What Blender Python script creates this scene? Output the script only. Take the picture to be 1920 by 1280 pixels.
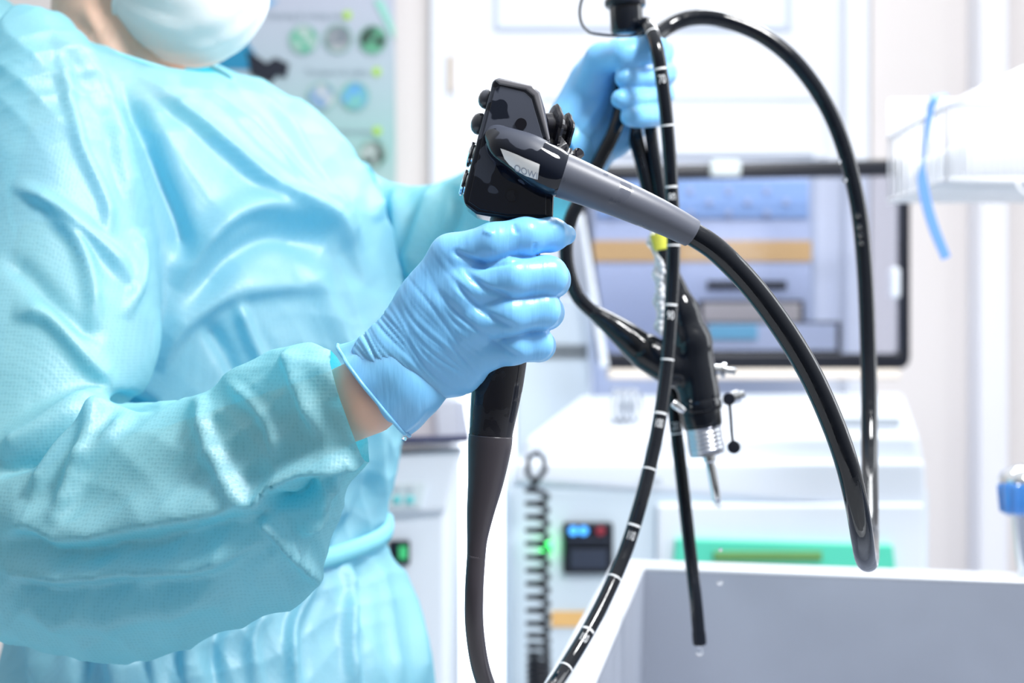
import bpy, bmesh, math, random
import numpy as np
from mathutils import Vector, Matrix
random.seed(4); np.random.seed(4)
S = bpy.context.scene
for o in list(bpy.data.objects): bpy.data.objects.remove(o)
COL = S.collection
PI = math.pi
# ------------------------------------------------------------------ camera
FPX = 1920*50/36.0
ZC = 1.22
cam_d = bpy.data.cameras.new('camera'); cam = bpy.data.objects.new('camera', cam_d); COL.objects.link(cam)
cam.location = (0, 0, ZC); cam.rotation_euler = (PI/2, 0, 0)
cam_d.lens = 50; cam_d.sensor_width = 36; cam_d.clip_start = 0.05
cam_d.dof.use_dof = True; cam_d.dof.focus_distance = 0.80; cam_d.dof.aperture_fstop = 6.3
S.camera = cam
# ------------------------------------------------------------------ world, lights, exposure
S.view_settings.view_transform = 'Standard'; S.view_settings.look = 'None'
S.view_settings.exposure = 0.3; S.view_settings.gamma = 1; S.view_settings.use_curve_mapping = False
w = bpy.data.worlds.new('world'); S.world = w; w.use_nodes = True
_t = w.node_tree; _g = _t.nodes.new('ShaderNodeTexCoord'); _d = _t.nodes.new('ShaderNodeVectorMath'); _d.operation = 'DOT_PRODUCT'
_d.inputs[1].default_value = (0.25, 0.45, 0.85); _m = _t.nodes.new('ShaderNodeMapRange'); _m.inputs[1].default_value = -0.6; _m.inputs[2].default_value = 0.8
_m.inputs[3].default_value = 0.09; _m.inputs[4].default_value = 0.85
_t.links.new(_g.outputs['Generated'], _d.inputs[0]); _t.links.new(_d.outputs['Value'], _m.inputs[0]); _t.links.new(_m.outputs[0], _t.nodes['Background'].inputs[1])
_t.nodes['Background'].inputs[0].default_value = (0.95, 0.98, 1.0, 1)
def area(name, loc, target, size, power, color=(1, 1, 1), sy=None):
    d = bpy.data.lights.new(name, 'AREA'); d.energy = power; d.color = color; d.size = size
    d.shape = 'DISK'
    if sy: d.shape = 'RECTANGLE'; d.size_y = sy
    o = bpy.data.objects.new(name, d); COL.objects.link(o); o.location = loc
    o.rotation_euler = (Vector(target)-Vector(loc)).to_track_quat('-Z', 'Y').to_euler()
    return o
area('ceiling_lamp_front', (0.70, 0.34, 2.40), (-0.2, 1.0, 1.1), 0.36, 29, (1, 1, 1))
area('ceiling_lamp_back', (0.7, 2.3, 2.7), (0.1, 1.3, 1.1), 0.8, 20, (0.95, 0.98, 1))
area('side_light_right', (2.2, 1.6, 1.9), (0.3, 1.1, 1.2), 1.0, 14, (0.92, 0.96, 1), 1.4)  # area light rimming the cords from the right; no window built
area('back_wall_fill', (0.5, 2.0, 2.9), (0.5, 3.6, 1.2), 1.6, 20, (0.97, 0.98, 1), 0.5)  # fill light added to overexpose the back wall

# ------------------------------------------------------------------ helpers
def P(x, y, Y): return Vector(((x-960)/FPX*Y, Y, ZC-(y-640)/FPX*Y))
def pr(L): return [P(*p) for p in L]
def node_mat(name):
    m = bpy.data.materials.new(name); m.use_nodes = True
    return m, m.node_tree, m.node_tree.nodes['Principled BSDF']
def mat(name, c, rough=.5, metal=0., coat=0., spec=.5, bump=None, trans=0., emit=None, es=1., rvar=None, sheen=0., ior=1.45, cvar=None):
    m, nt, b = node_mat(name)
    b.inputs['Base Color'].default_value = (*c, 1); b.inputs['Roughness'].default_value = rough
    b.inputs['Metallic'].default_value = metal; b.inputs['Coat Weight'].default_value = coat
    b.inputs['Coat Roughness'].default_value = .03
    b.inputs['Specular IOR Level'].default_value = spec; b.inputs['Transmission Weight'].default_value = trans
    b.inputs['Sheen Weight'].default_value = sheen; b.inputs['IOR'].default_value = ior
    if emit: b.inputs['Emission Color'].default_value = (*emit, 1); b.inputs['Emission Strength'].default_value = es
    tc = nt.nodes.new('ShaderNodeTexCoord')
    def noise(sc, det=4):
        n = nt.nodes.new('ShaderNodeTexNoise'); n.inputs['Scale'].default_value = sc; n.inputs['Detail'].default_value = det
        nt.links.new(tc.outputs['Object'], n.inputs['Vector']); return n
    if bump:
        n = noise(bump[0]); bp = nt.nodes.new('ShaderNodeBump'); bp.inputs['Strength'].default_value = bump[1]
        bp.inputs['Distance'].default_value = bump[2] if len(bump) > 2 else .001
        nt.links.new(n.outputs['Fac'], bp.inputs['Height']); nt.links.new(bp.outputs[0], b.inputs['Normal'])
    if rvar:   # scale, rough low, rough high, threshold
        n = noise(rvar[0], 3); r = nt.nodes.new('ShaderNodeMapRange')
        r.inputs[1].default_value = rvar[3]-.015; r.inputs[2].default_value = rvar[3]+.015
        r.inputs[3].default_value = rvar[1]; r.inputs[4].default_value = rvar[2]
        nt.links.new(n.outputs['Fac'], r.inputs[0]); nt.links.new(r.outputs[0], b.inputs['Roughness'])
    if cvar:   # scale, colour2
        n = noise(cvar[0], 3); mx = nt.nodes.new('ShaderNodeMix'); mx.data_type = 'RGBA'
        mx.inputs[6].default_value = (*c, 1); mx.inputs[7].default_value = (*cvar[1], 1)
        r = nt.nodes.new('ShaderNodeMapRange'); r.inputs[1].default_value = .4; r.inputs[2].default_value = .6
        nt.links.new(n.outputs['Fac'], r.inputs[0]); nt.links.new(r.outputs[0], mx.inputs[0]); nt.links.new(mx.outputs[2], b.inputs['Base Color'])
    return m
def tag(o, label=None, cat=None, group=None, kind=None):
    if label: o['label'] = label
    if cat: o['category'] = cat
    if group: o['group'] = group
    if kind: o['kind'] = kind
    return o
def empty(name, loc, label, cat, group=None):
    o = bpy.data.objects.new(name, None); COL.objects.link(o); o.location = loc; o.empty_display_size = .02
    return tag(o, label, cat, group)
def link(name, me, m, parent=None, smooth=True):
    o = bpy.data.objects.new(name, me); COL.objects.link(o)
    if m: me.materials.clear(); me.materials.append(m)
    if smooth: me.polygons.foreach_set('use_smooth', [True]*len(me.polygons))
    if parent is not None:
        o.parent = parent
        q = parent; off = Vector((0, 0, 0))
        while q: off += q.location; q = q.parent
        o.location = -off           # geometry is written in world space
    return o
def mesh(name, V, F):
    me = bpy.data.meshes.new(name)
    me.from_pydata([tuple(v) for v in V], [], [tuple(f) for f in F]); me.update()
    bm = bmesh.new(); bm.from_mesh(me); bmesh.ops.recalc_face_normals(bm, faces=bm.faces); bm.to_mesh(me); bm.free()
    return me
class MB:
    def __init__(s): s.V = []; s.F = []
    def add(s, V, F):
        k = len(s.V); s.V += [tuple(v) for v in V]; s.F += [tuple(i+k for i in f) for f in F]; return s
    def box(s, c, d, rz=0):
        c = Vector(c); M = Matrix.Rotation(rz, 3, 'Z')
        V = [c+M@Vector((x*d[0]/2, y*d[1]/2, z*d[2]/2)) for x in (-1, 1) for y in (-1, 1) for z in (-1, 1)]
        return s.add(V, [(0, 1, 3, 2), (4, 6, 7, 5), (0, 4, 5, 1), (2, 3, 7, 6), (0, 2, 6, 4), (1, 5, 7, 3)])
    def build(s, name, m, parent=None, smooth=False, bevel=0, seg=2):
        o = link(name, mesh(name, s.V, s.F), m, parent, smooth)
        if bevel:
            b = o.modifiers.new('bevel', 'BEVEL'); b.width = bevel; b.segments = seg; b.limit_method = 'ANGLE'; b.angle_limit = .6
            o.data.polygons.foreach_set('use_smooth', [True]*len(o.data.polygons))
            try:
                wn = o.modifiers.new('wn', 'WEIGHTED_NORMAL'); wn.keep_sharp = True
            except Exception: pass
        return o
def cr(pts, n):        # Catmull-Rom through rows of numbers, n samples per span
    A = np.array(pts, float); A = np.vstack([2*A[0]-A[1], A, 2*A[-1]-A[-2]]); out = []
    for i in range(1, len(A)-2):
        p0, p1, p2, p3 = A[i-1:i+3]
        for k in range(n):
            t = k/n; out.append(.5*((2*p1)+(-p0+p2)*t+(2*p0-5*p1+4*p2-p3)*t*t+(-p0+3*p1-3*p2+p3)*t**3))
    out.append(A[-2]); return np.array(out)
def frames(C):
    T = np.gradient(C, axis=0); T /= np.linalg.norm(T, axis=1)[:, None]
    n = np.cross(T[0], [0.0, 1.0, 0.1]); n /= np.linalg.norm(n); N = [n]
    for i in range(1, len(C)):
        n = N[-1]-T[i]*np.dot(N[-1], T[i]); n /= np.linalg.norm(n); N.append(n)
    N = np.array(N); return T, N, np.cross(T, N)
def tube_data(C, R, seg=24, cap=True, sq=None):
    C = np.array(C); R = np.array(R)*np.ones(len(C)); T, N, B = frames(C)
    V = []; F = []
    for i in range(len(C)):
        for k in range(seg):
            a = 2*PI*k/seg; V.append(C[i]+R[i]*(math.cos(a)*N[i]+math.sin(a)*B[i]))
    for i in range(len(C)-1):
        for k in range(seg):
            k2 = (k+1) % seg; F.append((i*seg+k, i*seg+k2, (i+1)*seg+k2, (i+1)*seg+k))
    if cap:
        F.append(tuple(range(seg))[::-1]); F.append(tuple((len(C)-1)*seg+k for k in range(seg)))
    return V, F
def tube(name, pts, r, m, parent=None, n=8, seg=20, cap=True):
    """pts: world points; r: number or list"""
    rr = r if hasattr(r, '__len__') else [r]*len(pts)
    A = cr([list(p)+[q] for p, q in zip(pts, rr)], n)
    V, F = tube_data(A[:, :3], A[:, 3], seg, cap)
    return link(name, mesh(name, V, F), m, parent)
def lathe(name, a, b, prof, m, parent=None, seg=32, lobes=None):
    """prof: (t along a->b in metres, radius)"""
    a = Vector(a); b = Vector(b); d = (b-a).normalized()
    n = d.cross(Vector((0, 1, 0.01))).normalized(); q = d.cross(n); V = []; F = []
    for t, r in prof:
        for k in range(seg):
            th = 2*PI*k/seg; rk = r*(1+(lobes[1]*math.cos(lobes[0]*th) if lobes else 0))
            V.append(a+d*t+(n*math.cos(th)+q*math.sin(th))*rk)
    for i in range(len(prof)-1):
        for k in range(seg):
            k2 = (k+1) % seg; F.append((i*seg+k, i*seg+k2, (i+1)*seg+k2, (i+1)*seg+k))
    F.append(tuple(range(seg))[::-1]); F.append(tuple((len(prof)-1)*seg+k for k in range(seg)))
    o = link(name, mesh(name, V, F), m, parent)
    e = o.modifiers.new('es', 'EDGE_SPLIT'); e.split_angle = .7
    return o
def prism(poly, Y0, Y1, shrink=None):
    """px polygon extruded in depth; Y0 near, Y1 far. sized at Y0 in real metres"""
    n = len(poly); V = [P(x, y, Y0) for x, y in poly]
    V += [Vector((v.x, Y1, v.z)) for v in V[:n]]
    F = [tuple(range(n)), tuple(range(2*n-1, n-1, -1))]+[(i, (i+1) % n, n+(i+1) % n, n+i) for i in range(n)]
    return V, F
def evaluated(o):
    dg = bpy.context.evaluated_depsgraph_get(); dg.update()
    return bpy.data.meshes.new_from_object(o.evaluated_get(dg))
def text_mesh(txt, size, extrude=0.):
    c = bpy.data.curves.new('t', 'FONT'); c.body = txt; c.size = size; c.align_x = 'CENTER'; c.align_y = 'CENTER'; c.extrude = extrude
    c.resolution_u = 5
    o = bpy.data.objects.new('t', c); COL.objects.link(o); me = evaluated(o)
    bpy.data.objects.remove(o); bpy.data.curves.remove(c); return me
def flat_text(txt, size, loc, m, parent, name='printed_text', rot=(PI/2, 0, 0)):
    me = text_mesh(txt, size, .0003); M = Matrix.Translation(loc)@Matrix.Rotation(rot[2], 4, 'Z')@Matrix.Rotation(rot[1], 4, 'Y')@Matrix.Rotation(rot[0], 4, 'X')
    me.transform(M); return link(name, me, m, parent, smooth=False)

# ---- signed distance modelling: tapered capsules blended into one continuous surface
def smin(a, b, k):
    h = np.clip(.5+.5*(b-a)/k, 0, 1); return b*(1-h)+a*h-k*h*(1-h)
class SDF:
    def __init__(s, lo, hi, h):
        s.lo = np.array(lo, float); s.h = h; s.n = np.ceil((np.array(hi)-s.lo)/h).astype(int)+1
        s.v = np.full(s.n, 1.0, np.float32)
    def cone(s, a, b, ra, rb, k=.004, sq=(1, 1, 1)):
        a = np.array(a, float); b = np.array(b, float); m = max(ra, rb)+k*2+.012
        i0 = np.maximum(((np.minimum(a, b)-m-s.lo)/s.h).astype(int), 0); i1 = np.minimum(((np.maximum(a, b)+m-s.lo)/s.h).astype(int)+2, s.n)
        if (i1 <= i0).any(): return s
        X = [s.lo[d]+np.arange(i0[d], i1[d])*s.h for d in range(3)]
        px = X[0][:, None, None]-a[0]; py = X[1][None, :, None]-a[1]; pz = X[2][None, None, :]-a[2]
        ba = b-a; L2 = max(float(ba@ba), 1e-12); t = np.clip((px*ba[0]+py*ba[1]+pz*ba[2])/L2, 0, 1)
        d = np.sqrt(((px-t*ba[0])*sq[0])**2+((py-t*ba[1])*sq[1])**2+((pz-t*ba[2])*sq[2])**2)-(ra+(rb-ra)*t)
        sl = tuple(slice(i0[d_], i1[d_]) for d_ in range(3))
        s.v[sl] = smin(s.v[sl], d.astype(np.float32), k); return s
    def chain(s, pts, rs, k=.004, sq=(1, 1, 1)):
        for i in range(len(pts)-1): s.cone(pts[i], pts[i+1], rs[i], rs[i+1], k, sq)
        return s
    def union(s, o): s.v = np.minimum(s.v, o.v); return s
    def sunion(s, o, k): s.v = smin(s.v, o.v, k); return s
    def mesh(s):
        v = s.v; ins = v < 0; nx, ny, nz = v.shape
        c = np.zeros((nx-1, ny-1, nz-1), np.int8)
        for dx in (0, 1):
            for dy in (0, 1):
                for dz in (0, 1): c += ins[dx:nx-1+dx, dy:ny-1+dy, dz:nz-1+dz]
        act = np.argwhere((c > 0) & (c < 8)); idx = np.full(c.shape, -1, np.int64); idx[tuple(act.T)] = np.arange(len(act))
        acc = np.zeros((len(act), 3)); cnt = np.zeros(len(act)); cor = [(x, y, z) for x in (0, 1) for y in (0, 1) for z in (0, 1)]
        for p in cor:
            for ax in range(3):
                if p[ax]: continue
                q = list(p); q[ax] = 1
                va = v[tuple((act+p).T)]; vb = v[tuple((act+q).T)]; m = (va < 0) != (vb < 0)
                t = np.where(m, va/np.where(m, va-vb, 1), 0); pos = np.array(p, float)[None]+t[:, None]*np.eye(3)[ax][None]
                acc[m] += pos[m]; cnt[m] += 1
        V = s.lo+(act+acc/cnt[:, None])*s.h; F = []
        for ax in range(3):
            o1, o2 = [a for a in range(3) if a != ax]
            sa = [slice(None)]*3; sb = [slice(None)]*3; sa[ax] = slice(0, -1); sb[ax] = slice(1, None)
            ch = ins[tuple(sa)] != ins[tuple(sb)]; e = np.argwhere(ch)
            e = e[(e[:, o1] > 0) & (e[:, o2] > 0) & (e[:, o1] < v.shape[o1]-1) & (e[:, o2] < v.shape[o2]-1)]
            fl = ins[tuple(sa)][tuple(e.T)]
            q = []
            for d1, d2 in ((1, 1), (0, 1), (0, 0), (1, 0)):
                w_ = e.copy(); w_[:, o1] -= d1; w_[:, o2] -= d2; q.append(idx[tuple(w_.T)])
            q = np.stack(q, 1); flip = fl if ax != 1 else ~fl
            q[~flip] = q[~flip][:, ::-1]; F.append(q)
        F = np.vstack(F); return V, F
def np_mesh(name, V, F):
    me = bpy.data.meshes.new(name); me.vertices.add(len(V)); me.vertices.foreach_set('co', np.asarray(V, np.float32).ravel())
    me.loops.add(F.size); me.polygons.add(len(F)); me.loops.foreach_set('vertex_index', F.ravel().astype(np.int32))
    me.polygons.foreach_set('loop_start', np.arange(0, F.size, F.shape[1], dtype=np.int32))
    me.update(calc_edges=True); me.validate(); return me
def vnormals(me):
    n = np.empty(len(me.vertices)*3, np.float32); me.vertices.foreach_get('normal', n); return n.reshape(-1, 3).astype(float)
def vco(me):
    n = np.empty(len(me.vertices)*3, np.float32); me.vertices.foreach_get('co', n); return n.reshape(-1, 3).astype(float)
def relax(me, it, lam=.5):
    V = vco(me); e = np.empty(len(me.edges)*2, np.int32); me.edges.foreach_get('vertices', e); e = e.reshape(-1, 2)
    deg = np.bincount(e.ravel(), minlength=len(V)).astype(float)[:, None]
    for _ in range(it):
        a = np.zeros_like(V)
        for d in range(3):
            a[:, d] = np.bincount(e[:, 0], V[e[:, 1], d], len(V))+np.bincount(e[:, 1], V[e[:, 0], d], len(V))
        V = V*(1-lam)+lam*a/np.maximum(deg, 1)
    me.vertices.foreach_set('co', V.astype(np.float32).ravel()); me.update(); return V
def topx(V): return np.stack([960+V[:, 0]/V[:, 1]*FPX, 640-(V[:, 2]-ZC)/V[:, 1]*FPX], 1)
def polydist(Q, poly, n=6):
    """signed distance (px) of Q to a smoothed polyline; positive on the right-hand side when walking along it in image space; also the 0..1 place along it"""
    A = cr(poly, n); best = np.full(len(Q), 1e9); sg = np.zeros(len(Q)); tt = np.zeros(len(Q)); N = len(A)-1
    for i in range(N):
        a = A[i]; d = A[i+1]-a; L = max((d@d), 1e-9); t = np.clip(((Q-a)@d)/L, 0, 1); r = Q-a-t[:, None]*d
        D = np.hypot(r[:, 0], r[:, 1]); m = D < best; best[m] = D[m]
        sg[m] = np.sign(d[0]*(Q[m, 1]-a[1])-d[1]*(Q[m, 0]-a[0])); tt[m] = (i+t[m])/N
    return best*np.where(sg == 0, 1, sg), tt
def fold(V, N, Q, poly, amp, wr, wl, face=.0, ymax=9., ymin=0.):
    """raise a cloth ridge along a line: wr / wl widths on its two sides (unequal = one sharp flank)"""
    d, t = polydist(Q, poly); ends = np.clip(np.minimum(t, 1-t)*5, 0, 1)
    h = np.where(d > 0, np.exp(-(d/wr)**2), np.exp(-(d/wl)**2))*amp*ends
    view = -V/np.linalg.norm(V, axis=1)[:, None]; f = np.clip(((N*np.stack([-V[:, 0], -V[:, 1], -(V[:, 2]-ZC)], 1)/np.linalg.norm(V, axis=1)[:, None]).sum(1)+.15)*3, 0, 1)
    return h*f*((V[:, 1] < ymax) & (V[:, 1] > ymin))
def vnoise(V, sc, seed=0, octv=3):
    r = np.random.RandomState(seed); out = np.zeros(len(V))
    for o in range(octv):
        for _ in range(5):
            k = r.normal(size=3)*sc*2**o; out += np.sin(V@k+r.uniform(0, 6.28))/2**o/3
    return out

# ------------------------------------------------------------------ materials
M = {}
M['wall'] = mat('wall_paint', (.80, .755, .74), .7, bump=(60, .1))
M['wall_r'] = mat('wall_paint_cool', (.86, .86, .90), .7)
M['floor'] = mat('floor_vinyl', (.75, .77, .8), .35, cvar=(8, (.7, .72, .76)))
M['door'] = mat('white_door_paint', (.84, .87, .93), .5)
M['door_line'] = mat('door_groove', (.62, .68, .78), .6)
M['white'] = mat('white_plastic', (.76, .81, .89), .35)
M['paleblue'] = mat('pale_blue_plastic', (.68, .78, .87), .4)
M['grey'] = mat('grey_plastic', (.52, .57, .63), .4)
M['lav'] = mat('lavender_plastic', (.62, .69, .86), .45)
M['black'] = mat('black_plastic', (.008, .010, .018), .3)
M['blackwet'] = mat('wet_black_rubber', (.004, .006, .011), .1, coat=.2, rvar=(90, .05, .2, .55), bump=(300, .15, .0004))
M['blackgrip'] = mat('wet_dark_grip', (.012, .012, .018), .12, coat=.2, rvar=(45, .06, .42, .52))
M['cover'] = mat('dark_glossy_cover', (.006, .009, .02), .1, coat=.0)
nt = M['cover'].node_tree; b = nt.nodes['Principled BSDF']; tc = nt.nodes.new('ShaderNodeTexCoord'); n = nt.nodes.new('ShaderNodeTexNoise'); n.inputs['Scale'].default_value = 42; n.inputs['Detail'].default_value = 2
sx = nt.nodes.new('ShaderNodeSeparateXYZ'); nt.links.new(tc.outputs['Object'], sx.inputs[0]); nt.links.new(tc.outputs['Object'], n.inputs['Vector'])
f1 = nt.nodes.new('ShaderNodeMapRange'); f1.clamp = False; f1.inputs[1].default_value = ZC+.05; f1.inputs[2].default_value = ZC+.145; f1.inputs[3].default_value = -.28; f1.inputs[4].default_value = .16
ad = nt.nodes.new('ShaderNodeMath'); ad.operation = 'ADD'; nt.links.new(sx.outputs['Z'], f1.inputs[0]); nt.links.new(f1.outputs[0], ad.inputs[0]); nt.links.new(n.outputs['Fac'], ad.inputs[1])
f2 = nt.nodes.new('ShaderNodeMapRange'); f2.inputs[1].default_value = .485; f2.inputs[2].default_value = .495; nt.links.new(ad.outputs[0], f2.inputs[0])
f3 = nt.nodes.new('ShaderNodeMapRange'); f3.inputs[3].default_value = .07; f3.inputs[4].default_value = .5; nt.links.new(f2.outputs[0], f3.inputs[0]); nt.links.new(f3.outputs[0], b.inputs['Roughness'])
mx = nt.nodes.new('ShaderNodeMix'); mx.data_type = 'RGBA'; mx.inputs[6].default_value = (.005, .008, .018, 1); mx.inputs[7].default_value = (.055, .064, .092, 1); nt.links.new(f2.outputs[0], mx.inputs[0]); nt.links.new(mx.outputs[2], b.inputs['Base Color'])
M['greyboot'] = mat('matte_grey_rubber', (.105, .115, .15), .42, rvar=(60, .42, .12, .62), bump=(500, .1, .0002))
M['brown'] = mat('grey_brown_rubber', (.05, .045, .055), .3)
M['steel'] = mat('brushed_steel', (.56, .58, .63), .3, metal=1., bump=(300, .05))
M['chrome'] = mat('chrome', (.85, .87, .9), .08, metal=1.)
M['sink'] = mat('sink_steel', (.40, .435, .51), .5, metal=.25, cvar=(5, (.36, .39, .46)))
M['rim'] = mat('sink_rim_steel', (.74, .77, .82), .35, metal=.35)
M['mark'] = mat('white_print', (.88, .9, .93), .5)
M['orange'] = mat('orange_stripe', (.86, .52, .2), .5)
M['green'] = mat('green_panel', (.10, .66, .47), .45)
M['led_green'] = mat('green_led', (.05, .9, .2), .3, emit=(.03, 1, .12), es=3.)
M['led_blue'] = mat('blue_led', (.1, .4, .9), .3, emit=(.05, .35, 1), es=1.)
M['led_red'] = mat('red_led', (.3, .03, .05), .4)
M['lcd'] = mat('green_lcd', (.14, .32, .10), .3)
M['yellow'] = mat('yellow_tag', (.85, .86, .12), .4)
M['bluetie'] = mat('blue_strap', (.16, .36, .93), .4)
M['clear'] = mat('clear_plastic', (.95, .97, 1), .05, trans=.92, ior=1.3)
M['water'] = mat('water', (1, 1, 1), .0, trans=1., ior=1.33)
M['skin'] = mat('skin', (.86, .56, .43), .5, bump=(220, .15, .0004), cvar=(30, (.88, .60, .48)))
M['skin'].node_tree.nodes['Principled BSDF'].inputs['Subsurface Weight'].default_value = .15
M['skin'].node_tree.nodes['Principled BSDF'].inputs['Subsurface Scale'].default_value = .01
M['hair'] = mat('dark_hair', (.05, .03, .02), .5)
M['cap'] = mat('blue_cap', (.1, .5, .7), .7)
# glove
m, nt, b = node_mat('blue_nitrile'); M['glove'] = m
b.inputs['Base Color'].default_value = (.215, .57, .98, 1); b.inputs['Roughness'].default_value = .34
b.inputs['Subsurface Weight'].default_value = .25; b.inputs['Subsurface Scale'].default_value = .006; b.inputs['Subsurface Radius'].default_value = (.5, .8, 1)
tc = nt.nodes.new('ShaderNodeTexCoord'); mp = nt.nodes.new('ShaderNodeMapping')
mp.inputs['Rotation'].default_value = (0, math.radians(35), 0); mp.inputs['Scale'].default_value = (5, .8, .8)
n1 = nt.nodes.new('ShaderNodeTexNoise'); n1.inputs['Scale'].default_value = 55; n1.inputs['Detail'].default_value = 2
nt.links.new(tc.outputs['Object'], mp.inputs[0]); nt.links.new(mp.outputs[0], n1.inputs['Vector'])
bp = nt.nodes.new('ShaderNodeBump'); bp.inputs['Strength'].default_value = .4; bp.inputs['Distance'].default_value = .001
nt.links.new(n1.outputs['Fac'], bp.inputs['Height']); nt.links.new(bp.outputs[0], b.inputs['Normal'])
# non-woven cloth: thin, lets light through
def cloth(name, dc, tcol, mixf, vs=420, glossy=.06, see=0.):
    m = bpy.data.materials.new(name); m.use_nodes = True; nt = m.node_tree; nt.nodes.clear()
    out = nt.nodes.new('ShaderNodeOutputMaterial'); d = nt.nodes.new('ShaderNodeBsdfDiffuse'); t = nt.nodes.new('ShaderNodeBsdfTranslucent')
    g = nt.nodes.new('ShaderNodeBsdfGlossy'); g.inputs['Roughness'].default_value = .5; g.inputs['Color'].default_value = (.9, .95, 1, 1)
    d.inputs[0].default_value = (*dc, 1); t.inputs[0].default_value = (*tcol, 1)
    mx = nt.nodes.new('ShaderNodeMixShader'); mx.inputs[0].default_value = mixf
    m2 = nt.nodes.new('ShaderNodeMixShader'); m2.inputs[0].default_value = glossy
    tc = nt.nodes.new('ShaderNodeTexCoord'); vo = nt.nodes.new('ShaderNodeTexVoronoi'); vo.inputs['Scale'].default_value = vs; vo.inputs['Randomness'].default_value = .25
    n = nt.nodes.new('ShaderNodeTexNoise'); n.inputs['Scale'].default_value = 26; n.inputs['Detail'].default_value = 4
    nt.links.new(tc.outputs['Object'], vo.inputs['Vector']); nt.links.new(tc.outputs['Object'], n.inputs['Vector'])
    b1 = nt.nodes.new('ShaderNodeBump'); b1.inputs['Strength'].default_value = .35; b1.inputs['Distance'].default_value = .0005
    b2 = nt.nodes.new('ShaderNodeBump'); b2.inputs['Strength'].default_value = .35; b2.inputs['Distance'].default_value = .004
    nt.links.new(vo.outputs['Distance'], b1.inputs['Height']); nt.links.new(n.outputs['Fac'], b2.inputs['Height']); nt.links.new(b2.outputs[0], b1.inputs['Normal'])
    for s_ in (d, t, g): nt.links.new(b1.outputs[0], s_.inputs['Normal'])
    nt.links.new(d.outputs[0], mx.inputs[1]); nt.links.new(t.outputs[0], mx.inputs[2])
    nt.links.new(mx.outputs[0], m2.inputs[1]); nt.links.new(g.outputs[0], m2.inputs[2])
    cm = nt.nodes.new('ShaderNodeMix'); cm.data_type = 'RGBA'; cm.inputs[6].default_value = (*[c*.84 for c in dc], 1); cm.inputs[7].default_value = (*dc, 1)
    r_ = nt.nodes.new('ShaderNodeMapRange'); r_.inputs[1].default_value = .1; r_.inputs[2].default_value = .5
    nt.links.new(vo.outputs['Distance'], r_.inputs[0]); nt.links.new(r_.outputs[0], cm.inputs[0]); nt.links.new(cm.outputs[2], d.inputs[0])
    if see:
        tp = nt.nodes.new('ShaderNodeBsdfTransparent'); tp.inputs[0].default_value = (.8, .97, 1, 1); m3 = nt.nodes.new('ShaderNodeMixShader'); m3.inputs[0].default_value = see
        nt.links.new(m2.outputs[0], m3.inputs[1]); nt.links.new(tp.outputs[0], m3.inputs[2]); nt.links.new(m3.outputs[0], out.inputs[0])
    else: nt.links.new(m2.outputs[0], out.inputs[0])
    return m
M['gown'] = cloth('gown_nonwoven', (.42, .815, .885), (.0, .61, .81), .46, 430, .08, .13)
M['mask'] = cloth('mask_nonwoven', (.97, .97, .97), (.8, .88, .9), .1, 1400, .02)
# tinted lid window
m = bpy.data.materials.new('tinted_acrylic'); m.use_nodes = True; nt = m.node_tree; nt.nodes.clear(); M['tint'] = m
out = nt.nodes.new('ShaderNodeOutputMaterial'); tr = nt.nodes.new('ShaderNodeBsdfTransparent'); tr.inputs[0].default_value = (.84, .86, .93, 1)
gl = nt.nodes.new('ShaderNodeBsdfGlossy'); gl.inputs['Roughness'].default_value = .08; mx = nt.nodes.new('ShaderNodeMixShader'); mx.inputs[0].default_value = .08
nt.links.new(tr.outputs[0], mx.inputs[1]); nt.links.new(gl.outputs[0], mx.inputs[2]); nt.links.new(mx.outputs[0], out.inputs[0])
M['white_glow'] = mat('white_glow_panel', (.9, .93, 1), .5, emit=(.93, .96, 1), es=1.6)  # emissive white for the blown-out gap, not real glazing

# ================================================================== SETTING
YW = 3.6
def px(x, Y): return (x-960)/FPX*Y
def pz(y, Y): return ZC-(y-640)/FPX*Y
tag(MB().box((0, 1.6, -.02), (6, 4.4, .04)).build('floor', M['floor']), kind='structure')
tag(MB().box((-1.77, YW+.05, 1.4), (3.2, .1, 2.8)).box((1.96, YW+.05, 1.4), (2.1, .1, 2.8)).box((.37, YW+.05, 2.5), (1.1, .1, .6)).build('wall_back', M['wall']), kind='structure')
tag(MB().box((1.62, 3.3, 1.4), (.1, .7, 2.8)).build('wall_right', M['wall_r']), kind='structure')
# pilaster / pipe box on right
tag(MB().box((px(1865, 3.5), 3.55, 1.4), (.075, .1, 2.8)).build('trim_2', M['wall_r'], bevel=.01), kind='structure')
# door in the back wall
d0, d1 = px(852, YW), px(1580, YW)
tr1 = tag(MB().box((d0-.03, YW-.01, 1.1), (.06, .05, 2.2)).box((d1+.03, YW-.01, 1.1), (.06, .05, 2.2)).build('trim_1', M['door'], bevel=.006), kind='structure')
door = tag(MB().box(((d0+d1)/2, YW+.04, 1.1), (d1-d0, .05, 2.2)).build('door_1', M['door'], bevel=.004), kind='structure')
def frame_rect(x0, y0, x1, y1, t, Y, mt, parent, name, dep=.012):
    a, b_, c, d = px(x0, Y), px(x1, Y), pz(y1, Y), pz(y0, Y); mb = MB()
    mb.box(((a+b_)/2, Y, d), (b_-a+t, dep, t)).box(((a+b_)/2, Y, c), (b_-a+t, dep, t)).box((a, Y, (c+d)/2), (t, dep, d-c)).box((b_, Y, (c+d)/2), (t, dep, d-c))
    return mb.build(name, mt, parent, bevel=.003)
frame_rect(932, -200, 1480, 52, .014, YW+.01, M['door_line'], door, 'panel_moulding')
frame_rect(1010, 182, 1550, 292, .010, YW+.01, M['door'], door, 'panel_moulding')
frame_rect(1010, 292, 1525, 640, .012, YW+.01, M['door_line'], door, 'panel_moulding')
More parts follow.
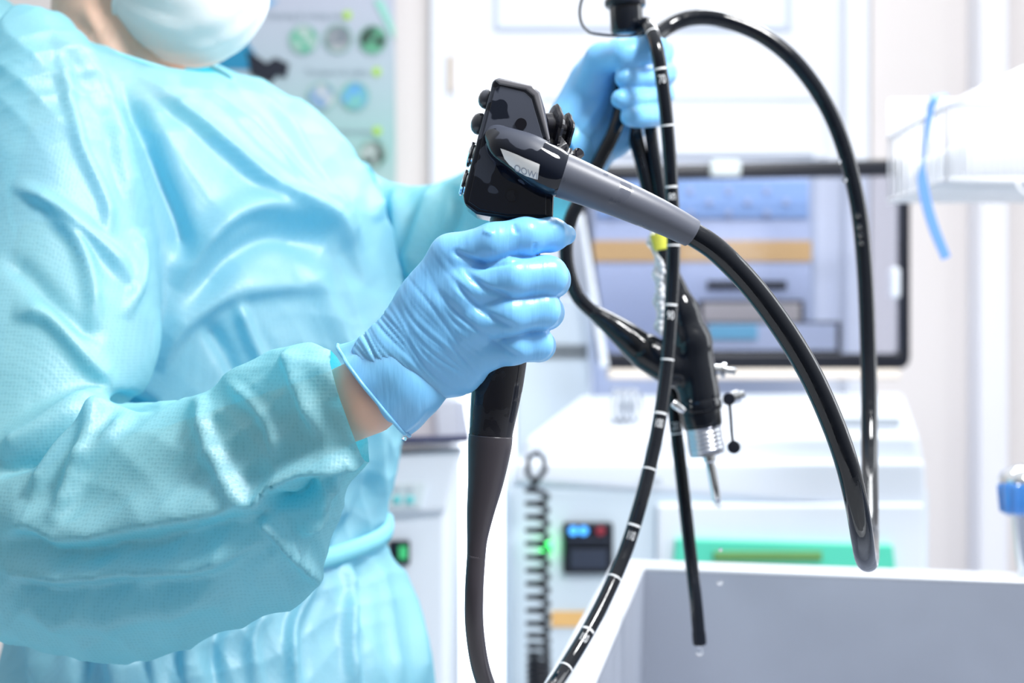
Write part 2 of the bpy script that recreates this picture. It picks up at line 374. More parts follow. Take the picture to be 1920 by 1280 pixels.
MB().box(((px(862, YW)+px(1120, YW))/2, YW+.01, (pz(690, YW)+.12)/2), (px(1120, YW)-px(862, YW), .012, pz(690, YW)-.12)).build('glow_pane', M['white_glow'], door)  # glowing pane added so the gap between the machines burns out white
lathe('hinge', P(846, 105, YW-.04), P(846, 175, YW-.04), [(0, .008), (.09, .008)], mat('hinge_tan', (.72, .62, .52), .4), door)

# ================================================================== POSTER
pm = empty('wall_poster', P(610, 340, 3.5), 'tall pale green-grey wall poster with round pictures and lime dots', 'poster')
YP = 3.55
m, nt, b = node_mat('poster_print'); M['poster'] = m; b.inputs['Roughness'].default_value = .5
tc = nt.nodes.new('ShaderNodeTexCoord'); sp = nt.nodes.new('ShaderNodeSeparateXYZ'); rp = nt.nodes.new('ShaderNodeValToRGB')
mr = nt.nodes.new('ShaderNodeMapRange'); mr.inputs[1].default_value = 1.6; mr.inputs[2].default_value = 2.1
nt.links.new(tc.outputs['Object'], sp.inputs[0]); nt.links.new(sp.outputs['Z'], mr.inputs[0]); nt.links.new(mr.outputs[0], rp.inputs[0])
e = rp.color_ramp.elements; e[0].position = 0; e[0].color = (.40, .58, .57, 1); e[1].position = 1; e[1].color = (.50, .53, .65, 1)
x = rp.color_ramp.elements.new(.25); x.color = (.33, .56, .55, 1); x = rp.color_ramp.elements.new(.6); x.color = (.43, .54, .61, 1)
nt.links.new(rp.outputs[0], b.inputs['Base Color'])
def plate(poly, Y0, Y1, name, mt, parent, bevel=0):
    V, F = prism(poly, Y0, Y1); return MB().add(V, F).build(name, mt, parent, bevel=bevel)
sh = plate([(380, -120), (738, -120), (742, 345), (480, 345), (380, 345)], YP, YP+.012, 'poster_sheet', M['poster'], pm)
def disc_poly(cx, cy, r, n=28): return [(cx+r*math.cos(2*PI*k/n), cy+r*math.sin(2*PI*k/n)) for k in range(n)]
pics = [(569, 74, (.55, .62, .62), (.10, .45, .30)), (634, 72, (.50, .53, .56), (.2, .24, .28)), (699, 74, (.12, .42, .26), (.02, .03, .03)),
        (602, 181, (.55, .60, .62), (.12, .30, .55)), (665, 180, (.20, .55, .42), (.12, .38, .75)), (699, 288, (.50, .60, .58), (.02, .06, .05))]
for i, (cx, cy, c1, c2) in enumerate(pics):
    mm = mat('picture_print', c1, .5, cvar=(22+i*3, c2)); rg = plate(disc_poly(cx, cy, 26), YP-.004, YP, 'round_picture', mm, pm)
    mg = M.setdefault('pic_rim', mat('picture_rim', (.22, .48, .40), .5))
    n = 28; V = []; F = []
    for k in range(n):
        a = 2*PI*k/n
        for r in (24, 27): V.append(P(cx+r*math.cos(a), cy+r*math.sin(a), YP-.006))
    for k in range(n): k2 = (k+1) % n; F.append((2*k, 2*k+1, 2*k2+1, 2*k2))
    link('picture_rim', mesh('rim', V, F), mg, rg)
M['lime'] = mat('lime_dot', (.42, .72, .02), .5)
for cx, cy in ((651, 28), (706, 134), (707, 245)): plate(disc_poly(cx, cy, 7.5, 16), YP-.005, YP, 'lime_dot', M['lime'], pm)
M['ptext'] = mat('poster_text', (.30, .38, .44), .6)
for t, cx, cy in (('Cleaning & rinsing area', 573, 29), ('Transport & safety', 632, 135), ('endoscopes', 662, 246)):
    flat_text(t, .021, P(cx, cy, YP-.004), M['ptext'], pm, 'printed_line')
M['pblue'] = mat('poster_blue', (.02, .25, .45), .5); M['pink'] = mat('poster_black', (.01, .015, .03), .5); M['pgreen'] = mat('poster_mint', (.30, .68, .58), .5)
plate([(380, 40), (460, 40), (464, 80), (478, 100), (478, 130), (380, 130)], YP-.004, YP, 'printed_graphic', M['pblue'], pm)
plate([(462, 92), (500, 118), (516, 108), (542, 120), (536, 146), (520, 140), (508, 156), (470, 140)], YP-.006, YP-.004, 'printed_graphic', M['pink'], pm)
plate([(700, 0), (717, 0), (740, 55), (740, 75)], YP-.004, YP, 'printed_graphic', M['pgreen'], pm)
plate([(488, 0), (520, 0), (500, 14), (488, 12)], YP-.004, YP, 'printed_graphic', mat('poster_sky', (.15, .45, .75), .5), pm)

# ================================================================== REAR CABINET seen through the lid
rc = empty('tall_cabinet', (px(1315, 3.3), 3.3, 0), 'tall pale lavender cabinet with orange stripe seen through the tinted lid', 'cabinet')
YR = 3.25; bx = lambda x0, y0, x1, y1, Y, dep: (((px(x0, Y)+px(x1, Y))/2, Y+dep/2, (pz(y0, Y)+pz(y1, Y))/2), (px(x1, Y)-px(x0, Y), dep, pz(y0, Y)-pz(y1, Y)))
ztop = pz(332, YR)
MB().box(((px(1112, YR)+px(1522, YR))/2, YR+.14, ztop/2), (px(1522, YR)-px(1112, YR), .28, ztop)).build('body', M['lav'], rc, bevel=.008)
MB().box(*bx(1120, 338, 1516, 408, YR-.006, .008)).build('upper_panel', mat('blue_panel', (.36, .55, .88), .5), rc, bevel=.002)
for j, yy in enumerate((357, 378, 399)):
    for k in range(7):
        xx = 1150+k*72+(36 if j == 1 else 0)
        if xx < 1510: lathe('screw_cap', P(xx, yy, YR-.012), P(xx, yy, YR), [(0, .007), (.006, .008)], M['lav'], rc, 12)
MB().box(*bx(1112, 451, 1522, 490, YR-.004, .006)).build('stripe', M['orange'], rc)
MB().box(*bx(1326, 526, 1476, 541, YR-.008, .01)).build('slot', M['black'], rc, bevel=.002)
MB().box(*bx(1310, 562, 1508, 612, YR-.02, .022)).build('display_frame', M['black'], rc, bevel=.004)
MB().box(*bx(1318, 568, 1500, 612, YR-.024, .005)).build('display', mat('cream_display', (.86, .76, .66), .4), rc)
lowb = empty('tray_box', P(1440, 660, 3.14), 'black framed tray box with blue and white contents behind the lid', 'box')
MB().box(*bx(1318, 602, 1578, 664, 3.14, .06)).build('frame', M['black'], lowb, bevel=.004)
MB().box(*bx(1326, 607, 1568, 656, 3.134, .008)).build('liner', M['white'], lowb)
MB().box(*bx(1330, 609, 1420, 635, 3.128, .008)).build('blue_pack', mat('cyan_pack', (.25, .68, .82), .5), lowb)
# small vented unit left of it
vu = empty('vented_unit', (px(1060, 3.1), 3.1, 0), 'pale grey unit with dark vent slots behind the gloved fist', 'machine')
zt = pz(555, 3.1)
MB().box(((px(965, 3.1)+px(1108, 3.1))/2, 3.2, zt/2+.0), (px(1108, 3.1)-px(965, 3.1), .2, zt)).build('body', M['paleblue'], vu, bevel=.01)
mb = MB()
for k in range(16): mb.box(*bx(1008+k*6, 646, 1011+k*6, 672, 3.096, .008))
mb.build('vent', M['black'], vu)

# ================================================================== WASHER
YF = 2.4
ws = empty('endoscope_washer', (px(1345, YF), YF, 0), 'large white washing machine with open tinted lid and green front panel', 'washing machine')
def slab(pts_front, pts_back, name, mt, parent, bevel=.012):
    """front/back polygons: lists of (x,y,Y)"""
    A = pr(pts_front); B = pr(pts_back); n = len(A)
    F = [tuple(range(n)), tuple(range(2*n-1, n-1, -1))]+[(i, (i+1) % n, n+(i+1) % n, n+i) for i in range(n)]
    return MB().add(A+B, F).build(name, mt, parent, bevel=bevel, seg=3)
zf = pz(905, YF); x0, x1 = px(945, YF), px(1745, YF)
MB().box(((x0+x1)/2, YF+.32, zf/2+.02), (x1-x0, .64, zf-.04)).build('cabinet_body', M['paleblue'], ws, bevel=.02, seg=4)
# middle tier
slab([(985, 818, YF+.03), (1722, 812, YF+.03), (1738, 905, YF+.03), (960, 905, YF+.03)],
     [(1085, 740, YF+.58), (1695, 735, YF+.58), (1700, 850, YF+.58), (1085, 850, YF+.58)], 'top_deck', M['white'], ws, .015)
slab([(965, 862, YF-.01), (1738, 862, YF-.01), (1740, 960, YF-.01), (955, 905, YF-.01)],
     [(990, 862, YF+.1), (1700, 862, YF+.1), (1700, 930, YF+.1), (990, 905, YF+.1)], 'front_bumper', M['white'], ws, .012)
# basin recess rim
MB().box(*bx(1110, 742, 1680, 752, YF+.5, .02)).build('basin_rim', M['grey'], ws, bevel=.004)
MB().box(*bx(1560, 783, 1690, 800, YF+.06, .02)).build('latch_plate', M['grey'], ws, bevel=.004)
# front control band
MB().box(*bx(1232, 945, 1735, 1075, YF-.02, .03)).build('front_panel', M['white'], ws, bevel=.006)
V, F = prism([(1268, 1010), (1675, 1022), (1682, 1090), (1260, 1090)], YF-.034, YF-.01); MB().add(V, F).build('green_panel', M['green'], ws, bevel=.003)
MB().box(*bx(1338, 1034, 1542, 1052, YF-.04, .01)).build('display', M['lcd'], ws, bevel=.002)
MB().box(*bx(1200, 895, 1240, 905, YF-.012, .006)).build('seam', M['grey'], ws)
# printer panel
pp = MB().box(*bx(1056, 980, 1150, 1076, YF-.018, .03)).build('printer_panel', M['black'], ws, bevel=.004)
for xx, mm in ((1075, 'led_blue'), (1094, 'led_blue'), (1126, 'led_red')):
    lathe('indicator', P(xx, 995, YF-.024), P(xx, 995, YF), [(0, .007), (.004, .008)], M[mm], pp, 16)
MB().box(*bx(1064, 1010, 1142, 1014, YF-.024, .005)).box(*bx(1070, 1030, 1138, 1066, YF-.022, .005)).build('paper_door', mat('dark_slate', (.03, .04, .07), .5), pp, bevel=.001)
lathe('power_light', P(1025, 1027, YF-.03), P(1025, 1027, YF), [(0, .006), (.005, .009), (.03, .010)], M['led_green'], ws, 20)
MB().box(*bx(1034, 1146, 1240, 1175, YF-.004, .006)).build('stripe', M['orange'], ws)
# lid
YL = YF+.6
def quadframe(outer, inner, Y, dep, name, mt, parent, bevel=.003):
    n = len(outer); V = [P(x, y, Y) for x, y in outer+inner]; V += [v+Vector((0, dep, 0)) for v in V]; F = []
    for i in range(n):
        j = (i+1) % n; F += [(i, j, n+j, n+i), (2*n+i, 3*n+i, 3*n+j, 2*n+j), (i, 2*n+i, 2*n+j, j), (n+i, n+j, 3*n+j, 3*n+i)]
    return MB().add(V, F).build(name, mt, parent, bevel=bevel)
def rr(x0, y0, x1, y1, r, slant=0, dy=0):
    pts = []
    for cx, cy, a0 in ((x1-r, y0+r, -90), (x1-r, y1-r, 0), (x0+r, y1-r, 90), (x0+r, y0+r, 180)):
        for k in range(5):
            a = math.radians(a0+k*22.5); xx, yy = cx+r*math.cos(a), cy+r*math.sin(a)
            f = (yy-y0)/(y1-y0); lf = 1-(xx-x0)/(x1-x0); pts.append((xx+slant*f*lf, yy+dy*lf*(1-f)))
    return pts
lid = quadframe(rr(1078, 297, 1708, 692, 22, 45, 14), rr(1096, 328, 1689, 662, 12, 42, 10), YL, .035, 'lid_frame', M['black'], ws, .006)
V = [P(x, y, YL+.018) for x, y in rr(1094, 320, 1692, 668, 12, 42, 10)]; n = len(V)
V += [v+Vector((0, .006, 0)) for v in V]
F = [tuple(range(n)), tuple(range(2*n-1, n-1, -1))]+[(i, (i+1) % n, n+(i+1) % n, n+i) for i in range(n)]
MB().add(V, F).build('window_pane', M['tint'], lid)
MB().box(*bx(1332, 298, 1390, 330, YL-.015, .02)).build('latch', mat('latch_grey', (.62, .68, .70), .4), ws, bevel=.006)
slab([(1085, 400, YL-.012), (1094, 400, YL-.012), (1142, 688, YL-.012), (1126, 690, YL-.012)], [(1085, 400, YL+.01), (1094, 400, YL+.01), (1142, 688, YL+.01), (1126, 690, YL+.01)], 'lid_side_rail', M['white'], ws, .003)
MB().box(*bx(1140, 692, 1690, 712, YL-.01, .05)).build('hinge_rail', mat('warm_rail', (.84, .76, .68), .5), ws, bevel=.006)
MB().box(*bx(1672, 500, 1690, 560, YL-.01, .02)).build('lid_handle', M['white'], ws, bevel=.008)

# clear hose loops lying in basin
ch = empty('clear_hose', P(1175, 805, YF+.2), 'small bundle of smoky clear hose loops lying on the white machine top', 'hose')
pts = []
for i in range(60):
    a = i/60*2*PI*4; pts.append(P(1150+i*.85+12*math.sin(a), 760-30*math.cos(a), YF+.18+.03*math.sin(a)))
tube('hose', pts, .0035, mat('smoky_hose', (.45, .50, .58), .12, coat=1, trans=.35), ch, 2, 10)
# coiled black cable hanging in front of the washer
cc = empty('coiled_cable', P(1010, 1290, 2.3), 'black coiled cable hanging at left front corner of white machine', 'cable')
pts = []; T = 30; yy = 850; i = 0
yy = 905.
for i in range(0, 16*38):
    a = i/16*2*PI; turn = i/16; yy += (25 if turn < 10 else 25-(turn-10)*2.6 if turn < 15 else 11)/16
    pts.append(P(1007+2*turn/10+19*math.cos(a), yy+5*math.sin(a), 2.26+.018*math.sin(a)))
top = [P(1004, 905, 2.29), P(988, 885, 2.29), P(992, 857, 2.28), P(1007, 848, 2.27), P(1020, 860, 2.26), P(1022, 880, 2.26)]
tube('coil', top+pts[6:], .0048, M['black'], cc, 1, 8)

# ================================================================== LEFT MACHINE
YM = 2.2
lm = empty('scope_cleaner', (px(790, YM), YM, 0), 'white machine with dark glossy top and keypad, beside blue gown', 'machine')
xa, xb = px(560, YM), px(842, YM); ztp = pz(862, YM)
MB().box(((xa+xb)/2, YM+.25, ztp/2+.01), (xb-xa, .5, ztp-.02)).build('cabinet_body', M['white'], lm, bevel=.015)
slab([(700, 850, YM-.02), (872, 836, YM-.02), (838, 960, YM-.02), (700, 968, YM-.02)], [(700, 850, YM+.35), (872, 836, YM+.35), (838, 900, YM+.35), (700, 900, YM+.35)], 'upper_housing', M['white'], lm, .01)
slab([(690, 820, YM-.05), (882, 815, YM-.05), (880, 830, YM-.05), (690, 834, YM-.05)], [(690, 760, YM+.4), (872, 750, YM+.4), (872, 790, YM+.4), (690, 790, YM+.4)], 'glossy_lid', mat('dark_glass_lid', (.03, .03, .09), .08, coat=.5), lm, .004)
kp = slab([(725, 905, YM-.03), (800, 903, YM-.03), (790, 952, YM-.03), (725, 955, YM-.03)], [(725, 905, YM), (800, 903, YM), (790, 952, YM), (725, 955, YM)], 'keypad', mat('keypad_grey', (.66, .74, .78), .5), lm, .003)
for xx in (744, 768): MB().box(*bx(xx-8, 930, xx+8, 944, YM-.036, .008)).build('key', mat('teal_key', (.15, .62, .65), .5), kp, bevel=.002)
for xx in (744, 768): MB().box(*bx(xx-8, 912, xx+8, 920, YM-.034, .006)).build('key', M['grey'], kp, bevel=.002)
ds = MB().box(*bx(728, 1014, 768, 1060, YM-.012, .02)).build('display', M['black'], lm, bevel=.003)
MB().box(*bx(748, 1024, 763, 1048, YM-.016, .006)).build('green_digits', mat('dim_green', (.05, .4, .15), .4, emit=(.05, .6, .2), es=.35), ds)
MB().box(*bx(756, 1108, 769, 1135, YM-.012, .02)).build('switch', M['black'], lm, bevel=.003)

# ================================================================== SINK
sk = empty('steel_sink', (.35, 1.2, 0), 'deep brushed steel sink with wide rim below the hanging tubes', 'sink')
D = 1.5; zr = pz(1061, D); A0 = Vector((px(1208, D), D, zr)); ang = -math.atan2(.067, .3)
ex = Vector((math.cos(ang), math.sin(ang), 0)); ey = Vector((math.sin(math.radians(9.1)), math.cos(math.radians(9.1)), 0))
W_, DP, T_ = .95, .62, .028
def sbox(u0, u1, v0, v1, z0, z1):     # u right, v toward the viewer
    V = [A0+ex*u-ey*v+Vector((0, 0, z-zr)) for u in (u0, u1) for v in (v0, v1) for z in (z0, z1)]
    return V, [(0, 1, 3, 2), (4, 6, 7, 5), (0, 4, 5, 1), (2, 3, 7, 6), (0, 2, 6, 4), (1, 5, 7, 3)]
depth_s = .40
MB().add(*sbox(-.004, W_, -.004, 0, zr-depth_s, zr-.004)).add(*sbox(-.004, 0, 0, DP, zr-depth_s, zr-.004)).add(*sbox(W_, W_+.004, 0, DP, zr-depth_s, zr-.004)).add(*sbox(0, W_, DP, DP+.004, zr-depth_s, zr-.004)).add(*sbox(0, W_, 0, DP, zr-depth_s-.004, zr-depth_s)).build('basin', M['sink'], sk)
MB().add(*sbox(-.036, W_+.03, -.045, 0, zr-.008, zr)).add(*sbox(-.036, 0, 0, DP+.03, zr-.008, zr)).add(*sbox(W_, W_+.03, 0, DP+.03, zr-.008, zr)).add(*sbox(0, W_, DP, DP+.03, zr-.008, zr)).build('rim', M['rim'], sk, bevel=.003)
for u, v in ((-.034, -.04), (W_+.005, -.04), (-.034, DP+.005), (W_+.005, DP+.005)):
    MB().add(*sbox(u, u+.024, v, v+.024, 0, zr-.009)).build('leg', M['steel'], sk)

# ================================================================== WIRE BASKET (upper right) with blue strap
wb = empty('wire_basket', P(1870, 345, 1.7), 'white wire basket shelf hanging at right edge of the room', 'basket')
M['wire'] = mat('white_coated_wire', (.95, .96, 1), .35)
YB = 1.72
def wires(lst, r=.0022):
    mb = MB()
    for a, b_ in lst: mb.add(*tube_data(np.linspace(list(a), list(b_), 3), r, 8))
    return mb
Bx0, Bx1, By0, By1 = 1762, 2080, YB, YB+.26
cor = lambda x, y, Y: P(x, y, Y)
zt1, zt2, zb = pz(200, YB), pz(130, YB), pz(338, YB); X0, X1 = px(1775, YB), px(2080, YB)
frt, top_ = [], []
for k in range(26):
    X = X0+(X1-X0)*k/25; zt = zt1+(zt2-zt1)*min(1, k/12)
    frt.append(((X, YB, zb), (X, YB, zt)))
wires(frt).build('front_wires', M['wire'], wb, True)
wires([((X0+(X1-X0)*k/25, YB+.26, zb), (X0+(X1-X0)*k/25, YB+.26, zt1+.05)) for k in range(26)]).build('rear_wires', M['wire'], wb, True)
wires([((X0, YB+.26*k/8, zb), (X0, YB+.26*k/8, zt1)) for k in range(9)]).build('side_wires', M['wire'], wb, True)
wires([((X0+(X1-X0)*k/25, YB, zb), (X0+(X1-X0)*k/25, YB+.26, zb)) for k in range(26)]+[((X0, YB+.26*k/8, zb), (X1, YB+.26*k/8, zb)) for k in range(9)]).build('base_wires', M['wire'], wb, True)
wires([((X0, YB, zt1), (X0+(X1-X0)*.48, YB, zt2)), ((X0+(X1-X0)*.48, YB, zt2), (X1, YB, zt2)), ((X0, YB, zt1), (X0, YB+.26, zt1)), ((X0, YB, zb), (X1, YB, zb)), ((X0, YB, zb), (X0, YB+.26, zb)),
       ((X0, YB+.26, zt1+.05), (X1, YB+.26, zt1+.05)), ((X0, YB, pz(197, YB)), (X1, YB, pz(192, YB)))], .004).build('rim', M['wire'], wb, True)
sb = tag(MB().box(((X0+X1)/2+.01, YB+.13, (zb+pz(245, YB))/2), (X1-X0-.03, .22, pz(245, YB)-zb-.01)).build('white_tray', mat('white_tray_plastic', (.95, .97, 1), .3), bevel=.012), 'solid white tray standing inside the white wire basket', 'tray')
for u in (px(1905, YB),): tube('hook', [(u, YB-.004, zb), (u, YB-.01, zb-.01), (u+.008, YB-.012, zb-.018), (u+.016, YB-.01, zb-.012)], .0018, M['wire'], wb)
# blue strap: ribbon
def ribbon(name, pts, widths, th, m, parent=None, twist=None):
    A = cr([list(p)+[w_] for p, w_ in zip(pts, widths)], 8); C = A[:, :3]; W = A[:, 3]; T, N, B = frames(C); V = []; F = []
    for i in range(len(C)):
        s_ = Vector((1, .25, 0)); s_ = np.array(s_); s_ = s_-T[i]*np.dot(s_, T[i]); s_ /= np.linalg.norm(s_); q = np.cross(T[i], s_)
        for a, b_ in ((-1, -1), (1, -1), (1, 1), (-1, 1)): V.append(C[i]+s_*a*W[i]/2+q*b_*th/2)
    for i in range(len(C)-1):
        for k in range(4): F.append((i*4+k, i*4+(k+1) % 4, i*4+4+(k+1) % 4, i*4+4+k))
    F += [(3, 2, 1, 0), tuple(len(V)-4+k for k in range(4))]
    return link(name, mesh(name, V, F), m, parent, smooth=False)
YS = 1.69
st = ribbon('blue_strap', pr([(1774, 178, YS+.02), (1752, 186, YS), (1743, 215, YS), (1736, 260, YS), (1731, 305, YS), (1729, 335, YS), (1737, 380, YS), (1752, 430, YS), (1774, 484, YS)]),
            [.006, .010, .008, .005, .004, .012, .013, .013, .012], .0015, M['bluetie'])
tag(st, 'blue strap dangling from left end of the white wire basket', 'strap')
# tap handle at the right edge
th_ = empty('tap_handle', P(1925, 960, 1.45), 'chrome tap knob with ribbed blue cap at right picture edge', 'tap')
lathe('knob', P(1915, 955, 1.45), P(1915, 872, 1.45), [(0, .017), (.006, .021), (.030, .0235), (.038, .019), (.044, .010), (.046, .003)], M['chrome'], th_, 48)
lathe('blue_cap', P(1917, 966, 1.445), P(1917, 895, 1.445), [(0, .015), (.004, .0215), (.030, .0238), (.034, .021)], mat('blue_translucent', (.08, .32, .85), .1, coat=1, trans=.3), th_, 60, lobes=(14, .05))
lathe('stem', P(1930, 1100, 1.45), P(1915, 950, 1.45), [(0, .010), (.08, .010)], M['chrome'], th_)

# ================================================================== ENDOSCOPE
es = empty('endoscope', P(940, 700, .80), 'black flexible medical scope with grip, looped cords and numbered tube', 'endoscope')
YH = .782                                  # near face of the control head
head = [(924, 149), (936, 145), (997, 159), (1012, 172), (1022, 204), (1032, 262), (1040, 330), (1037, 410), (990, 413), (950, 411), (893, 401), (871, 384), (868, 366), (899, 244), (920, 168)]
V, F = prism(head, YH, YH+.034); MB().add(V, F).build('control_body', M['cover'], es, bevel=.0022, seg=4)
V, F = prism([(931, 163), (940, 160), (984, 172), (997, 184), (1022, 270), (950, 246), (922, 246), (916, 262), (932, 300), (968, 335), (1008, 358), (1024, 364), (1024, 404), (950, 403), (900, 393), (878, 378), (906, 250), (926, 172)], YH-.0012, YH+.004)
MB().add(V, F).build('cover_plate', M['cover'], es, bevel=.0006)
V, F = prism([(928, 150), (936, 147), (997, 160), (1011, 174), (1032, 262), (1026, 264), (1000, 180), (986, 168), (936, 158)], YH-.0022, YH+.02)
MB().add(V, F).build('edge_trim', mat('worn_grey_trim', (.17, .17, .19), .3, coat=.1), es, bevel=.0012)
for x_, y_, r in ((977, 232, .0031), (960, 367, .0031)): lathe('screw_cover', P(x_, y_, YH-.0022), P(x_, y_, YH+.001), [(0, r), (.0006, r*1.03), (.002, r*1.03)], M['blackgrip'], es, 32)
# boss carrying the cord
A = cr([list(P(935, 262, .785))+[.0055], list(P(950, 275, .778))+[.0085], list(P(985, 293, .775))+[.0108], list(P(1015, 312, .775))+[.0116], list(P(1042, 326, .776))+[.0118]], 10)
sd = SDF(np.array(P(900, 400, .755)), np.array(P(1080, 225, .80)), .0008)
for i in range(len(A)-2): sd.cone(A[i, :3], A[i+1, :3], A[i, 3], A[i+1, 3], .003)
sd.cone(P(925, 252, .785), P(960, 320, .787), .004, .006, .008); sd.cone(P(1000, 350, .79), P(960, 320, .787), .006, .006, .008)
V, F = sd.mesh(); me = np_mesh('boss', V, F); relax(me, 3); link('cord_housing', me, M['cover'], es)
from mathutils.bvhtree import BVHTree
bv = BVHTree.FromPolygons([Vector(v) for v in vco(me)], [tuple(p.vertices) for p in me.polygons])
def hug(x_, y_, lift):
    o_ = Vector((0, 0, ZC)); d_ = (P(x_, y_, 1)-o_).normalized(); hit = bv.ray_cast(o_, d_)
    return (hit[0] if hit[0] else P(x_, y_, .77))-d_*lift
rows = [((938, 278), (946, 298)), ((944, 280), (955, 309)), ((955, 284), (965, 317)), ((970, 290), (975, 324)), ((985, 297), (986, 330)), ((1000, 303), (998, 334)), (((1012, 308), (1008, 337)))]
V_ = []; F_ = []
for i, (a_, c_) in enumerate(rows):
    for j in range(7):
        q_ = (a_[0]+(c_[0]-a_[0])*j/6, a_[1]+(c_[1]-a_[1])*j/6); V_ += [hug(*q_, .0006), hug(*q_, -.0006)]
for i in range(6):
    for j in range(6):
        k_ = (i*7+j)*2; F_ += [(k_, k_+2, k_+16, k_+14), (k_+1, k_+15, k_+17, k_+3)]
lp = MB().add(V_, F_).build('metal_label', mat('label_shine_white', (1, 1, 1), .45), es, smooth=True)  # the metal's bright reflection is put into a pure white base colour
tm = text_mesh('OOWI', .0052)
for q in tm.vertices:
    x_, y_ = q.co.x/.775*FPX, -q.co.y/.775*FPX; q.co = hug(986+x_*.85-y_*.1, 323+x_*.33+y_, .0008)
link('label_print', tm, mat('label_grey', (.35, .38, .45), .4), lp, smooth=False)
tube('housing_collar', pr([(1030, 320, .776), (1046, 327, .776)]), [.0123, .0120], M['blackgrip'], es, 4, 40)
boot_pts = [(1042, 325, .776, .0122), (1060, 331, .776, .0122), (1120, 355, .776, .0110), (1180, 380, .777, .0101), (1240, 407, .78, .0092), (1285, 430, .783, .0083), (1297, 437, .784, .0080)]
A = cr([list(P(*p[:3]))+[p[3]] for p in boot_pts], 8); V, F = tube_data(A[:, :3], A[:, 3], 48)
link('cord_boot', mesh('boot', V, F), M['greyboot'], es)
cord = [(1292, 434, .784), (1345, 470, .785), (1410, 537, .79), (1470, 618, .795), (1520, 702, .80), (1560, 790, .805), (1588, 870, .81), (1607, 950, .82), (1617, 1010, .84), (1623, 1046, .88), (1629, 1050, .95), (1631, 1010, 1.03), (1631, 940, 1.09), (1630, 850, 1.14), (1629, 700, 1.17), (1621, 500, 1.18), (1604, 360, 1.18), (1565, 230, 1.18), (1505, 132, 1.18), (1435, 70, 1.18), (1355, 37, 1.18), (1295, 34, 1.18), (1250, 52, 1.175), (1215, 85, 1.16), (1185, 120, 1.15), (1168, 160, 1.14), (1163, 205, 1.135), (1150, 250, 1.13), (1122, 305, 1.13), (1096, 360, 1.13), (1072, 405, 1.13), (1062, 450, 1.13), (1064, 500, 1.13), (1082, 553, 1.13), (1112, 585, 1.13), (1140, 605, 1.13)]
rad = [.0067]*9+[.0066]*15+[.0056]*12
tube('universal_cord', pr(cord), rad, M['blackwet'], es, 10, 28)
# grip
grip = [(972, 405, .80, .0158), (962, 480, .803, .0150), (950, 580, .806, .0148), (938, 680, .806, .0148), (930, 741, .806, .0142), (922, 800, .806, .0126), (920, 818, .806, .0122)]
A = cr([list(P(*p[:3]))+[p[3]] for p in grip], 8); V, F = tube_data(A[:, :3], A[:, 3], 48); link('grip', mesh('g', V, F), M['blackgrip'], es)
bt = [(920, 816, .806, .0125), (918, 840, .806, .0123), (911, 900, .806, .0102), (901, 960, .806, .0078), (895, 1010, .806, .0058), (893, 1044, .806, .0052), (893, 1050, .806, .0050)]
A = cr([list(P(*p[:3]))+[p[3]] for p in bt], 8); V, F = tube_data(A[:, :3], A[:, 3], 48); link('strain_relief', mesh('g', V, F), M['brown'], es)
# insertion tube, loop under the frame and numbered run back up
ins = [(893, 1040, .806), (889, 1110, .806), (890, 1180, .81), (902, 1255, .82), (925, 1310, .84), (960, 1345, .88), (1005, 1325, .93), (1045, 1275, .97), (1098, 1190, 1.0), (1135, 1120, 1.02), (1172, 1035, 1.04), (1199, 950, 1.05), (1217, 880, 1.06), (1236, 790, 1.07), (1250, 690, 1.08), (1258, 580, 1.085), (1263, 460, 1.085), (1259, 350, 1.085), (1251, 235, 1.078), (1240, 140, 1.076), (1230, 85, 1.078), (1218, 50, 1.095), (1208, 45, 1.125), (1206, 65, 1.15), (1210, 110, 1.16), (1215, 180, 1.16), (1222, 260, 1.155), (1236, 350, 1.155), (1250, 450, 1.155), (1256, 560, 1.15), (1258, 680, 1.15), (1265, 780, 1.15), (1279, 900, 1.15), (1296, 1050, 1.15), (1306, 1140, 1.15), (1312, 1208, 1.15)]
IW = cr([list(P(*p)) for p in ins], 14); ir = np.full(len(IW), .00525); k0 = int(len(IW)*.30)
V, F = tube_data(IW, ir, 28); it = link('insertion_tube', mesh('it', V, F), M['blackwet'], es)
it.data.materials.append(M['brown'])
seg = 28; nearn = 14*5
for i, p in enumerate(it.data.polygons):
    if i < nearn*seg: p.material_index = 1
IP = topx(IW); Tn, _, _ = frames(IW)
def near_idx(x, y, lo, hi):
    d = np.hypot(IP[lo:hi, 0]-x, IP[lo:hi, 1]-y); return lo+int(np.argmin(d))
def frame_at(i):
    c = Vector(IW[i]); t = Vector(Tn[i]); v = (Vector((0, 0, ZC))-c).normalized(); v = (v-t*v.dot(t)).normalized()   # v: side of the tube that carries print
    if t.z < 0: t = -t
    return c, t, v, t.cross(v) if (t.cross(v)).x > 0 else v.cross(t)
def ring_mark(i, w_, name='depth_line', span=2.4, off=0.):
    c, t, v, s_ = frame_at(i); R = .00525+.00012; V = []; F = []; n = 16
    for k in range(n+1):
        a = (k/n-.5)*span
        for h in (-w_/2, w_/2): V.append(c+t*(h+off)+(v*math.cos(a)+s_*math.sin(a))*R)
    for k in range(n): F.append((2*k, 2*k+1, 2*k+3, 2*k+2))
    return link(name, mesh(name, V, F), M['mark'], it)
